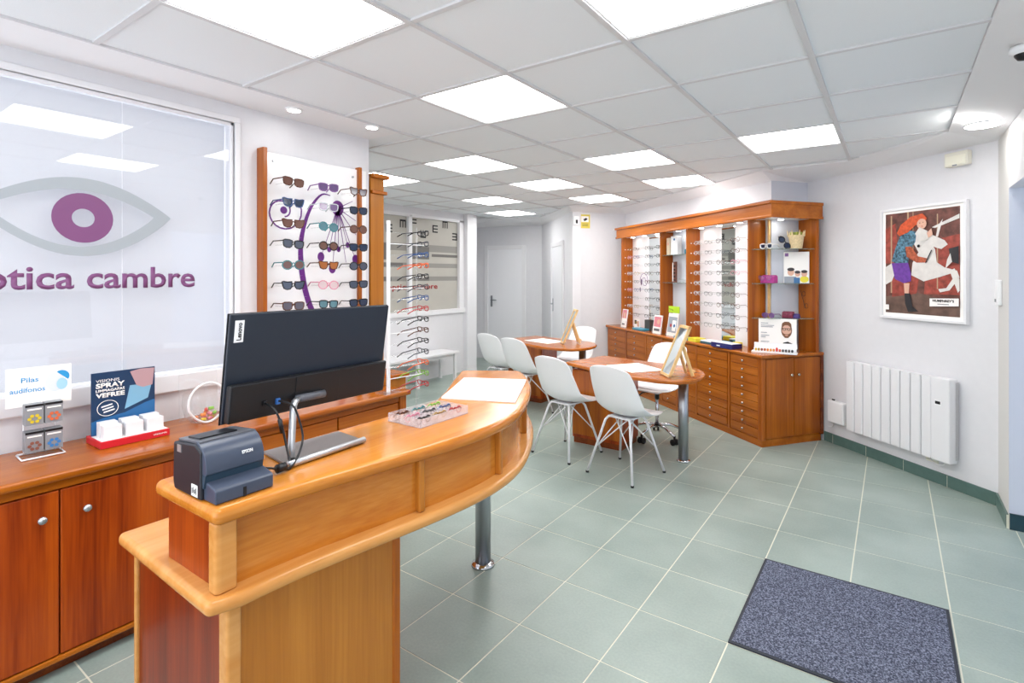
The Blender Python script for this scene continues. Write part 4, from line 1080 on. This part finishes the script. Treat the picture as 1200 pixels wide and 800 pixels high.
# bowl / acrylic sweet holder
bo = thing('sweet_holder', 'clear rounded plastic holder of wrapped sweets left of the computer', 'container', (-2.83, 1.255, .763), RZL)
bo.scale = (1.18, 1.1, 1.18)
ring = [(.075*math.cos(a), -.0+.02*math.sin(a*1), .085+.082*math.sin(a)) for a in [i*2*PI/24 for i in range(24)]]
MB().tube([(x*(1.0 if z > .06 else .8+.2*z/.06), -.045, z) for x, y, z in ring], .005, 6, closed=True).build('rim', M['white'], bo, True)
mb = MB(); mb.prism_x([(.045, .004), (.05, .20), (.045, .20), (.035, .01)], -.075, .075); mb.build('back_plate', M['acr'], bo)
mb = MB(); mb.lathe([(.001, .003), (.045, .003), (.068, .03), (.078, .08), (.074, .12)], seg=24); mb.build('bowl', M['acr'], bo, True)
sc_ = [('red', '#e04a3c'), ('orange', '#ee8a3c'), ('yellow', '#e8c83c'), ('green', '#8cc850'), ('pink', '#e88a9a')]
spos = [(-.030, -.01, .015), (-.01, -.028, .015), (.018, -.022, .015), (.034, .0, .016), (.008, .01, .016), (-.02, .02, .018), (.02, -.015, .034), (-.008, -.018, .034), (.038, -.02, .036), (.02, .015, .036), (.03, -.005, .054), (.008, -.008, .053)]
for k, (x, y, z) in enumerate(spos):
    nm, c = sc_[(k*2+k//3) % 5]
    mb = MB(); mb.tube([(-.011, 0, 0), (-.006, 0, 0), (0, 0, 0), (.006, 0, 0), (.011, 0, 0)], .0085, 6)
    o = mb.build('sweet', mat('sweet_'+nm, c, .3), None, True, loc=(-2.83-y*1.1, 1.255+x*1.15, .763+z*1.1)); o.rotation_euler = (0, 0, k*1.1)
    tag(o, '%s wrapped sweet %s in the clear plastic holder' % (nm, ['at the far left', 'bottom front', 'bottom middle', 'at the bottom right', 'bottom rear', 'rear left', 'second layer front', 'second layer left', 'second layer right', 'second layer rear', 'on top right', 'on top left'][k]), 'sweet', 'sweets in the clear holder')

# ------------------------------------------------------------------ bench at the partition
be = thing('bench', 'low white bench against the eye chart partition', 'bench', (-5.27, 4.95, 0), 0)
MB().box(-.19, .17, -.72, .72, .385, .415).build('seat', M['frame_w'], be, bevel=.004)
for x in (-.15, .13):
    for y in (-.66, -.05, .66) if x > 0 else (-.66, .66): MB().box(x-.018, x+.018, y-.018, y+.018, .001, .385).build('leg', M['frame_w'], be)
MB().box(.10, .115, -.66, .66, .33, .385).build('rail', M['frame_w'], be)

# ------------------------------------------------------------------ radiator wall
def rwp(s, off=0): u = (math.cos(RANG), math.sin(RANG)); return (RA[0]+u[0]*s+u[1]*off, RA[1]+u[1]*s-u[0]*off)
ra = thing('radiator', 'white wall radiator with upright ribs and a small display', 'radiator', (*rwp(.31), .195), RANG)
n = 9; Wd = .87-.135
for k in range(n):
    x0 = .005+k*Wd/n
    MB().prism([(x0+.002, -.025), (x0+.004, -.084), (x0+.012, -.09), (x0+Wd/n-.010, -.09), (x0+Wd/n-.003, -.084), (x0+Wd/n-.002, -.025)], .0, .575-.0).build('rib', M['frame_w'], ra)
MB().box(.0, .87, -.04, -.012, .02, .555).build('core', mat('radiator_inner', '#c9c9cb', .5), ra)
cpn = MB().box(.87-.130, .87, -.095, -.02, -.004, .578).build('control_panel', M['frame_w'], ra, bevel=.008, bseg=3)
MB().box(.765, .815, -.0965, -.095, .385, .425).build('display_bezel', M['white'], cpn); MB().box(.772, .808, -.0975, -.0965, .395, .415).build('display', M['black'], cpn)
for x in (.1, .77): MB().box(x, x+.03, -.02, -.0005, .1, .5).build('bracket', M['frame_w'], ra)
sk = thing('socket', 'cream wall socket with plug under the radiator', 'socket', (*rwp(.99), .14), RANG)
MB().box(-.045, .045, -.010, -.0005, 0, .075).build('plate', M['cream'], sk, bevel=.003); MB().cyl(-.01, -.02, .02, .05, .016, 12).build('plug', M['cream'], sk, True)
MB().tube(sp3([(-.01, -.03, .05), (.03, -.035, .015), (.09, -.03, .01), (.12, -.02, .05)]), .0035, 6).build('cord', M['white'], sk, True)
jb = thing('junction_box', 'white box low on the wall between drawer cabinet and radiator', 'box', (*rwp(.06), .20), RANG)
MB().box(.03, .20, -.06, -.0005, 0, .19).build('case', M['white'], jb, bevel=.01, bseg=3); MB().box(.04, .19, -.064, -.06, .01, .18).build('cover', M['white'], jb, bevel=.002)
MB().box(.05, .075, -.03, -.02, .19, .20).build('clip', M['black'], jb)
MB().tube(sp3([(.06, -.03, 0), (.055, -.03, -.04), (.03, -.03, -.05), (.012, -.03, -.05)]), .005, 6).build('cord', M['white'], jb, True)
em = thing('emergency_light', 'cream emergency light high on the wall by the corner', 'emergency light', (*rwp(1.105), 2.24), RANG)
MB().box(0, .155, -.045, -.0005, 0, .095).build('case', M['cream'], em, bevel=.006); MB().box(.01, .145, -.050, -.045, .008, .07).build('cover', mat('cream_lens', '#f1eedd', .3), em, bevel=.002); MB().box(.06, .09, -.052, -.05, -.002, .008).build('led', M['greyink'], em)
# thermostat / bell on jog
th_ = thing('door_bell', 'small white wall intercom beside the entrance corner', 'intercom', (XR-.0005, 4.42, 1.30), PI/2+PI)
MB().box(-.05, .05, -.025, 0, 0, .16).build('case', M['white'], th_, bevel=.006); MB().box(-.01, .012, -.03, -.025, .02, .04).build('button', M['greyink'], th_)
pcx = thing('framed_poster', 'white framed poster of a red-haired woman hugging a carousel horse', 'picture', (*rwp(.59), 1.155), RANG)
PW, PH = .655, .85
mb = MB()
for b in ((0, PW, 0, .02), (0, PW, PH-.02, PH), (0, .02, .02, PH-.02), (PW-.02, PW, .02, PH-.02)): mb.box(b[0], b[1], -.035, -.001, b[2], b[3])
mb.build('frame', M['frame_w'], pcx, bevel=.002)
MB().box(.02, PW-.02, -.022, -.003, .02, PH-.02).build('mount', M['paper'], pcx)
bg = mat('poster_brown', '#6a4038', .5, noise=.5, nscale=18); rdp = mat('poster_red', '#9a4438', .5, noise=.4, nscale=25); hair = mat('poster_hair', '#d0552c', .5, noise=.2, nscale=60); skn = mat('poster_skin', '#dcae98', .5)
jac = mat('poster_jacket', '#4a7084', .5, noise=.9, nscale=60); pskt = mat('poster_purple', '#6a3a98', .5, noise=.2, nscale=40); hrs = mat('poster_horse', '#dcd8d4', .5, noise=.08, nscale=20); slv = mat('poster_sleeve', '#b0583a', .5, noise=.4, nscale=60); bt = mat('poster_boot', '#2c2a2e', .5); lg_ = mat('poster_pole', '#b89a7c', .5); dgr = mat('poster_floor', '#6a5248', .5, noise=.3, nscale=15)
x0, z0, w_, h_ = .042, .045, .565, .765
def pp(pts): return [(x0+u*w_, z0+v*h_) for u, v in pts]
S = [(bg, pp([(0, 0), (1, 0), (1, 1), (0, 1)])), (dgr, pp([(0, 0), (1, 0), (1, .12), (.4, .22), (0, .16)])), (rdp, pp([(.55, .2), (1, .2), (1, .75), (.6, .7)])), (rdp, pp([(0, .5), (.2, .5), (.15, .9), (0, .85)])), (rdp, pp([(.1, .16), (.45, .2), (.5, .42), (.1, .35)])),
     (lg_, pp([(.32, .55), (.345, .55), (.345, 1), (.32, 1)])), (lg_, pp([(.08, .2), (.10, .2), (.10, .98), (.08, .98)])), (lg_, pp([(.72, .25), (.735, .25), (.735, .95), (.72, .95)])), (lg_, pp([(.40, .6), (.41, .6), (.41, 1), (.40, 1)])),
     (hrs, pp([(0, .28), (.1, .32), (.16, .42), (.1, .5), (0, .46)])),
     (hrs, pp([(.38, .38), (.55, .32), (.75, .36), (.92, .40), (.93, .36), (.84, .26), (.74, .25), (.76, .22), (.88, .24), (1, .36), (.97, .42), (.82, .45), (.72, .50), (.70, .62), (.62, .72), (.60, .80), (.52, .83), (.44, .78), (.42, .68), (.48, .60), (.40, .50)])),
     (hrs, pp([(.88, .42), (.98, .22), (1, .24), (1, .34), (.94, .44)])),
     (hrs, pp([(.58, .78), (.66, .76), (.82, .70), (.86, .66), (.78, .62), (.70, .64), (.60, .68)])), (hrs, pp([(.66, .83), (1, .93), (1, .89), (.70, .82)])), (hrs, pp([(.74, .84), (.80, .90), (.74, .74), (.71, .74)])),
     (jac, pp([(.10, .52), (.16, .66), (.22, .76), (.34, .82), (.46, .80), (.44, .70), (.36, .62), (.34, .50), (.20, .48)])), (slv, pp([(.30, .66), (.38, .66), (.48, .56), (.60, .54), (.60, .50), (.46, .50), (.32, .56)])),
     (pskt, pp([(.10, .50), (.34, .50), (.38, .40), (.38, .32), (.28, .30), (.15, .34)])), (skn, pp([(.28, .30), (.36, .30), (.35, .20), (.29, .20)])), (bt, pp([(.29, .20), (.37, .20), (.40, .08), (.48, .03), (.34, .02), (.30, .10)])),
     (hair, pp([(.18, .80), (.24, .88), (.38, .95), (.54, .97), (.60, .92), (.56, .88), (.44, .86), (.34, .80), (.22, .77)])), (skn, pp(circ(.53, .87, .065, .05, 14))), (blk, pp(circ(.505, .88, .006, .004, 6))), (blk, pp(circ(.55, .885, .006, .004, 6))), (rd, pp([(.52, .85), (.55, .85), (.54, .842)])),
     (hrs, pp([(.44, .78), (.50, .84), (.60, .80), (.62, .72), (.52, .70)])), (skn, pp([(.60, .78), (.66, .82), (.68, .76), (.62, .73)])), (blk, pp(circ(.49, .66, .02, .015, 8))), (bt, pp([(.58, .50), (.66, .62), (.67, .61), (.59, .49)])),
     (bt, pp([(.90, .50), (1, .48), (1, .64), (.88, .62)])), (hrs, pp([(.84, .44), (.92, .50), (.90, .58), (.86, .52)])),
     (M['paper'], pp([(.64, .085), (1, .10), (1, .17), (.64, .16)])), (M['paper'], pp([(.01, .03), (.07, .03), (.07, .08), (.01, .08)]))]
art('poster_print', pcx, S, Matrix.Translation((0, -.0222, 0)))
text("HUMPHREY'S", pcx, M['blackink'], .150, .018, TR(x0+.385, -.0365, z0+.100), bold=.03)
MB().box(x0+.42, x0+.50, -.0368, -.0362, z0+.082, z0+.087).build('print_line', M['greyink'], pcx)

# camera dome, sign and sensor
dm = thing('security_camera', 'black and white dome security camera at the ceiling edge', 'camera', (.43, 2.84, 2.395), 0)
MB().lathe([(.03, .0), (.045, 0), (.045, -.02), (.03, -.03)], seg=20).build('housing', M['white'], dm, True); MB().lathe([(.001, -.055), (.018, -.050), (.028, -.035), (.03, -.02), (.001, -.02)], seg=18).build('dome', M['black'], dm, True)
uF = Vector((F3[0]-F2[0], F3[1]-F2[1])).normalized(); aF = math.atan2(uF.y, uF.x)
ys = thing('warning_sign', 'yellow video surveillance sign high on the wall by the door corner', 'sign', (F2[0]+uF.x*.11, F2[1]+uF.y*.11, 2.14), aF)
MB().box(0, .15, -.004, -.0005, 0, .19).build('plate', mat('sign_yellow', '#e3cf5a', .5), ys)
art('print', ys, [(M['paper'], rect(.02, .13, .085, .165)), (M['blackink'], [(.045, .12), (.09, .145), (.115, .125), (.075, .10)]), (M['blackink'], rect(.06, .07, .095, .12))]+[(M['blackink'], rect(.03, .12, .06-.015*k, .064-.015*k)) for k in range(3)], Matrix.Translation((0, -.0042, 0)))
sn = thing('alarm_sensor', 'small white alarm sensor with black eye beside the yellow sign', 'sensor', (F2[0]+uF.x*.03, F2[1]+uF.y*.03, 2.18), aF)
MB().box(-.02, .06, -.03, -.0005, 0, .12).build('case', M['white'], sn, bevel=.008); MB().box(.005, .035, -.033, -.03, .02, .07).build('eye', M['black'], sn, bevel=.001)

# doormat
dmx = thing('doormat', 'speckled blue grey doormat set into the tiled floor', 'mat', (0, 0, 0), 0)
def matm():
    m = bpy.data.materials.new('mat_pile'); m.use_nodes = True; nt = m.node_tree; b = nt.nodes['Principled BSDF']; b.inputs['Roughness'].default_value = .95
    b.inputs['Specular IOR Level'].default_value = .1
    tc = nt.nodes.new('ShaderNodeTexCoord'); n = nt.nodes.new('ShaderNodeTexNoise'); n.inputs['Scale'].default_value = 170; n.inputs['Detail'].default_value = 2
    cr = nt.nodes.new('ShaderNodeValToRGB'); e = cr.color_ramp.elements; e[0].position = .38; e[0].color = (*hx('#3b3f4e'), 1); e[1].position = .66; e[1].color = (*hx('#8d93a6'), 1)
    k = cr.color_ramp.elements.new(.52); k.color = (*hx('#636879'), 1)
    nt.links.new(tc.outputs['Object'], n.inputs['Vector']); nt.links.new(n.outputs['Fac'], cr.inputs[0]); nt.links.new(cr.outputs[0], b.inputs['Base Color'])
    bp = nt.nodes.new('ShaderNodeBump'); bp.inputs['Distance'].default_value = .004; nt.links.new(n.outputs['Fac'], bp.inputs['Height']); nt.links.new(bp.outputs[0], b.inputs['Normal'])
    return m
MB().box(-.538, .195, 2.235, 2.970, .001, .008).build('pile', matm(), dmx)
mb = MB(); 
for b in ((-.55, .207, 2.970, 2.984), (-.55, .207, 2.221, 2.235), (-.55, -.538, 2.235, 2.970), (.195, .207, 2.235, 2.970)): mb.box(*b, .0005, .006)
mb.build('edge', mat('mat_edge', '#2a2f3a', .6), dmx)

# ------------------------------------------------------------------ things on the drawer cabinet and in the hutch
def cthing(name, lab, cat, a, b, z, rz=0, group=None): p = cab(a, b); return thing(name, lab, cat, (p[0], p[1], z), RZC+rz, group)
CT = .8005
def flatbox(lab, a, b, w, d, h, m, rz=0, m2=None, z=CT, name='box'):
    t = cthing(name, lab, 'box', a, b, z, rz)
    MB().box(-w/2, w/2, -d/2, d/2, 0, h*.6).build('base', m, t, bevel=.003); MB().box(-w/2, w/2, -d/2, d/2, h*.6+.001, h).build('lid', m2 or m, t, bevel=.003)
    return t
teal = mat('teal_tray', '#2f92b0', .35); yel = mat('yellow_box', '#e8da3a', .4); petrol = mat('petrol_box', '#1f5f73', .4); navy = mat('navy_box', '#26266b', .3); whitebox = mat('box_pale', '#e8eaee', .4)
flatbox('flat teal blue case on the left part of the drawer cabinet', 2.20, .09, .26, .11, .022, teal)
flatbox('flat teal blue case left of the yellow box', 1.22, .055, .26, .10, .024, teal, 0)
flatbox('bright yellow spectacle box on the drawer cabinet', .99, .05, .14, .12, .038, yel)
flatbox('petrol blue box with pale lid beside the yellow box', .80, .09, .20, .13, .030, petrol, 0, whitebox)
nb = flatbox('navy blue spectacle box nearest the hutch corner', .50, .03, .27, .13, .045, navy, .1, None)
MB().box(-.130, .130, -.060, .060, .0455, .0475).build('pale_top', whitebox, nb); MB().box(-.06, -.015, -.0655, -.065, .014, .024).build('logo_print', M['white'], nb)
flatbox('small teal blue box behind the navy box', .72, .19, .10, .06, .03, teal)
flatbox('small yellow box behind the navy box', .545, .20, .07, .06, .04, yel)
# leaflet stands
def leaflet(lab, a, b, w, h, cols, rz=0, z=CT, txt=None):
    t = cthing('leaflet_stand', lab, 'leaflet', a, b, z, rz)
    f = Matrix.Rotation(-.15, 4, 'X')
    o = MB().box(-w/2, w/2, 0, .012, 0, h).build('leaflet', M['paper'], t); o.matrix_local = f
    art('print', o, cols, None)
    o = MB().box(-w/2-.004, w/2+.004, -.012, .020, 0, h*.35).build('holder', M['acr'], t); o.matrix_local = f
    return t
pkk = mat('print_pink', '#d9838e', .5); gyy = mat('print_grey', '#9aa0aa', .5); dks = mat('print_dark', '#3a3438', .5)
leaflet('pink and white leaflet on a stand at the left end of the drawer cabinet', 2.62, .06, .13, .24, [(pkk, rect(-.055, .055, .12, .23)), (skn, circ(.0, .16, .03, .04)), (dks, rect(-.04, .03, .03, .05))])
leaflet('clear leaflet holder with pink brochures below the shelf bay', 1.78, .05, .17, .22, [(pkk, rect(-.075, .075, .08, .20)), (dks, rect(-.06, .06, .03, .06)), (skn, circ(.02, .14, .03))])
lh = leaflet('leaflet holder with a lime green header card', 1.50, .07, .19, .26, [(gyy, rect(-.085, .085, .04, .22)), (rd, circ(-.03, .12, .02)), (M['paper'], rect(.0, .07, .06, .18)), (nv2, circ(.04, .12, .02))])
gcd = MB().box(-.105, .105, -.006, .002, 0, .075).build('header_card', mat('lime_card', '#b7dc2c', .5), lh); gcd.location = (0, .045, .262)
art('print', gcd, [(mat('olive_ink', '#5a7a1a', .5), [(-.09+.022*k, .048-.004*k), (-.076+.022*k, .050-.004*k), (-.076+.022*k, .040-.004*k), (-.086+.022*k, .030-.004*k)]) for k in range(4)], Matrix.Translation((0, -.0065, 0)))
# square photo frame, dark holder
pf = cthing('photo_card', 'small framed photo card standing on the drawer cabinet', 'picture', 2.36, .12, CT, .1)
MB().box(-.06, .06, 0, .008, 0, .13).build('card', M['paper'], pf); art('print', pf, [(dks, rect(-.05, .0, .06, .11)), (skn, rect(.01, .05, .03, .10)), (gold, circ(-.01, .08, .02))], Matrix.Translation((0, -.0002, 0)))
bx_ = cthing('pen_holder', 'dark mesh pen holder standing left of the pink brochures', 'container', 2.12, .17, CT)
mb = MB(); mb.box(-.06, .06, -.04, .04, 0, .004); mb.box(-.06, .06, -.04, -.037, 0, .13); mb.box(-.06, .06, .037, .04, 0, .13); mb.box(-.06, -.057, -.04, .04, 0, .13); mb.box(.057, .06, -.04, .04, 0, .13); mb.build('holder', mat('mesh_dark', '#4a4745', .6), bx_)
MB().box(-.045, .045, -.03, .03, .005, .11).build('cards', gyy, bx_)
# shelf bay
SH1, SH2 = 1.7285, 1.4085
t = cthing('box', 'tall white carton on the upper glass shelf', 'box', 1.56, .18, SH1, .15); MB().box(-.055, .055, -.03, .03, 0, .21).build('carton', whitebox, t, bevel=.002); art('print', t, [(nv2, circ(.0, .175, .014))], Matrix.Translation((0, -.0302, 0)))
t = cthing('box', 'narrow beige carton left of the white one on the upper glass shelf', 'box', 1.70, .19, SH1, .05); MB().box(-.03, .03, -.03, .03, 0, .20).build('carton', mat('carton_beige', '#d8c8ae', .5), t, bevel=.002); art('print', t, [(skn, circ(0, .13, .018))], Matrix.Translation((0, -.0302, 0)))
t = cthing('spray_bottle', 'small bottle with blue base on the upper glass shelf', 'bottle', 1.36, .18, SH1); MB().lathe([(.001, 0), (.020, 0), (.022, .01), (.022, .045), (.018, .055), (.001, .055)], seg=16).build('bottle', mat('bottle_teal', '#2c7f96', .2), t, True); MB().lathe([(.001, .055), (.009, .055), (.009, .095), (.001, .095)], seg=12).build('cap', M['white'], t, True)
t = cthing('display_card', 'dark and white striped display strip on the lower glass shelf', 'display', 1.62, .2, SH2); MB().box(-.035, .035, -.01, .01, 0, .24).build('strip', mat('strip_dark', '#6d4438', .5), t); art('print', t, [(M['paper'], rect(-.033, -.015, .01, .23))]+[(blk, rect(-.01, .03, .02+.04*k, .035+.04*k)) for k in range(5)], Matrix.Translation((0, -.0102, 0)))
pA = PR[0]; pB = PR[4]
for k, z in enumerate((SH2+.022, SH2+.11)):
    t_ = cabw(1.44, .17, z)
    if k == 0: place(pB, t_[0], t_[1], t_[2], RZC, 'crystal grey spectacles lying on the lower glass shelf', 'spectacles on the shelf bay')
# corner unit
c1 = cabw(.19, .22, 1.7515); o = proto('sunglasses', M['frame_w'], l_bl, 'square', rim=.006, seg=6, h=.042, w=.056, temple=.10)
place(o, c1[0], c1[1], c1[2]+.003, RZC+.15, 'white framed sunglasses on the top corner glass shelf', 'sunglasses on the corner shelves')
c1 = cabw(.12, .36, 1.765); o = proto('sunglasses', blk, l_bl, 'round', rim=.004, seg=6, h=.044, w=.056, temple=.11)
r = place(o, c1[0], c1[1], c1[2]+.02, RZC+1.0, 'black sunglasses propped up on the top corner glass shelf', 'sunglasses on the corner shelves'); r.rotation_euler.y = .9
bk_ = cthing('crown_basket', 'pale wooden crown shaped basket of green cases on the top corner shelf', 'basket', .085, .46, 1.7315, .5)
MB().lathe([(.001, 0), (.048, 0), (.062, .09), (.068, .12), (.062, .12), (.045, .006), (.001, .006)], seg=20).build('basket', mat('basket_beige', '#d9c49a', .7, noise=.15, nscale=80), bk_)
for k in range(7):
    a = k*2*PI/7
    MB().tube([(.064*math.cos(a), .064*math.sin(a), .11), (.074*math.cos(a), .074*math.sin(a), .165)], .010, 5, r2=.002).build('crown_point', mat('basket_beige', '#d9c49a', .7), bk_)
for k in range(4):
    o = MB().box(-.013, .013, -.006, .006, 0, .14).build('glasses_case', mat('olive_case', '#8f9a3c', .5), None, bevel=.003)
    p = cabw(.085, .46, 0); o.location = (p[0]-.036+.024*k, p[1]+.014*(k % 2)-.01, 1.7315+.010); o.rotation_euler = (0, 0, .3*k)
    tag(o, 'olive green case in the crown basket, %s from the left' % ('first', 'second', 'third', 'fourth')[k], 'case', 'green cases in the crown basket')
pc_ = cthing('photo_card', 'white photo card with people standing on the middle corner shelf', 'picture', .125, .50, 1.4185, .72)
MB().box(-.105, .105, 0, .006, 0, .285).build('card', M['paper'], pc_)
art('print', pc_, [(pur, rect(-.095, -.065, .245, .275)), (skn, circ(-.045, .10, .028, .034)), (dks, circ(-.045, .125, .03, .016)), (gyy, rect(-.1, .0, .0, .06)), (skn, circ(.01, .085, .022, .026)), (dks, circ(.01, .10, .024, .014)), (yel, circ(.065, .035, .035, .03)), (skn, circ(.065, .085, .024, .028)), (dks, circ(.065, .105, .026, .014)), (nv2, rect(-.02, .03, .0, .05))], Matrix.Translation((0, -.0002, 0)))
mg = cthing('spectacle_holder', 'magenta block holding spectacles on the middle corner shelf', 'display', .20, .26, 1.4185, .25)
mgm = mat('magenta_block', '#b0388c', .4, noise=.2, nscale=60)
MB().prism_x([(-.03, 0), (-.025, .06), (.01, .075), (.03, .06), (.03, 0)], -.07, .07).build('block', mgm, mg, bevel=.006)
c1 = cabw(.20, .215, 1.4185+.045); place(PR[6], c1[0], c1[1], c1[2], RZC+.25, 'violet spectacles against the magenta block', 'spectacles on the corner shelves')
c1 = cabw(.19, .24, 1.103+.024); o = proto('spectacles', pur, l_vi, 'round', rim=.004, seg=5, h=.036, temple=.10); place(o, c1[0], c1[1], c1[2], RZC+.2, 'dark violet round spectacles on the lowest corner shelf', 'spectacles on the corner shelves')
gc = cthing('glasses_case', 'patterned wine red glasses case on the lowest corner shelf', 'case', .10, .40, 1.1035, .5)
MB().prism_x([(-.03, 0), (-.032, .03), (-.02, .055), (.02, .06), (.032, .03), (.03, 0)], -.06, .035).build('case', mat('case_wine', '#7a2c46', .5, noise=.5, nscale=70), gc, bevel=.006)
MB().prism_x([(-.03, 0), (-.03, .025), (.0, .045), (.03, .0)], .036, .085).build('case_end', mat('case_violet', '#4a3a7a', .5, noise=.4, nscale=70), gc, bevel=.006)
mb = MB(); mb.tube([(-.03+.0, 0, 0), (-.012, 0, -.06), (.01, 0, -.12), (.02, 0, -.16)], .0025, 4); mb.tube([(.005+.018*math.cos(q*.5), 0, -.03+.022*math.sin(q*.5)) for q in range(13)], .002, 4); mb.tube([(.035+.018*math.cos(q*.5), 0, -.14+.022*math.sin(q*.5)) for q in range(13)], .002, 4)
o = mb.build('wall_scroll', M['blackink'], hu); o.location = (L(.13), .585, 1.35-.801); o.rotation_euler.z = 0
# poster of a man with glasses on the counter
mp = cthing('display_poster', 'white poster of a bearded man in glasses at the corner of the hutch', 'poster', .10, .26, CT, .72)
MB().box(-.155, .155, 0, .006, 0, .30).build('card', M['paper'], mp)
br_ = mat('print_hair_brown', '#7a5238', .5)
art('print', mp, [(M['blackink'], [(.03, .05), (.05, .09), (.085, .10), (.12, .085), (.13, .05)]), (br_, circ(.075, .200, .044, .066)), (skn, circ(.075, .196, .037, .052)), (br_, [(.040, .185), (.048, .150), (.062, .132), (.088, .132), (.102, .150), (.110, .185), (.100, .172), (.088, .166), (.062, .166), (.050, .172)]), (skn, circ(.075, .156, .013, .006)), (br_, [(.034, .225), (.040, .262), (.060, .276), (.095, .276), (.112, .258), (.116, .225), (.108, .240), (.090, .246), (.055, .244), (.042, .238)]), (rd, rect(.066, .084, .155, .158)), (blk, rect(.040, .110, .214, .218)), (blk, circ(.057, .207, .015, .011)), (blk, circ(.093, .207, .015, .011)), (skn, circ(.057, .207, .011, .008)), (skn, circ(.093, .207, .011, .008)), (blk, circ(.057, .207, .003)), (blk, circ(.093, .207, .003))]
    +[(gyy, rect(-.135, -.135+ww, zz, zz+.006)) for zz, ww in ((.255, .06), (.235, .11), (.222, .10), (.17, .05), (.145, .07), (.13, .04), (.09, .07), (.078, .06))], Matrix.Translation((0, -.0002, 0)))
ts = cthing('sample_tray', 'stepped white tray of coloured lens samples at the cabinet corner', 'tray', .07, .20, CT, .72)
MB().box(-.185, .185, -.05, .035, 0, .014).build('base', M['white'], ts, bevel=.003); MB().box(-.17, .175, -.0, .03, .0145, .040).build('step', M['white'], ts, bevel=.002)
MB().box(-.17, .18, .028, .032, .040, .085).build('header', M['white'], ts)
scol = [('#d8b03a', 'yellow'), ('#a8842c', 'olive'), ('#8a3c2c', 'brown red'), ('#b0582c', 'rust'), ('#d87c2c', 'orange'), ('#e09a4a', 'light orange'), ('#d88c50', 'apricot'), ('#c83a34', 'red'), ('#c8604a', 'coral'), ('#4a4a50', 'charcoal'), ('#3a3438', 'black'), ('#4a4038', 'dark brown'), ('#2c3038', 'blue black')]
for k, (c, nm) in enumerate(scol):
    x = -.15+k*.0245; p = cab(.07, .20); aa = RZC+.72
    hgt = .040 if nm == 'red' else .026
    o = MB().prism_y([(px_*.010, hgt/2+pz_*hgt/2) for px_, pz_ in circ(0, 0, 1, 1, 8)], -.003, .003).build('lens_sample', mat('sample_'+nm.replace(' ', '_'), c, .3), None)
    ly = -.018
    o.location = (p[0]+x*math.cos(aa)-ly*math.sin(aa), p[1]+x*math.sin(aa)+ly*math.cos(aa), CT+.0142); o.rotation_euler.z = aa
    tag(o, '%s lens sample standing on the stepped white tray' % nm, 'lens sample', 'lens samples on the white tray')

# prototypes themselves are not part of the scene
for o in kids_hidden:
    for ch in list(o.children): bpy.data.objects.remove(ch)
    bpy.data.objects.remove(o)
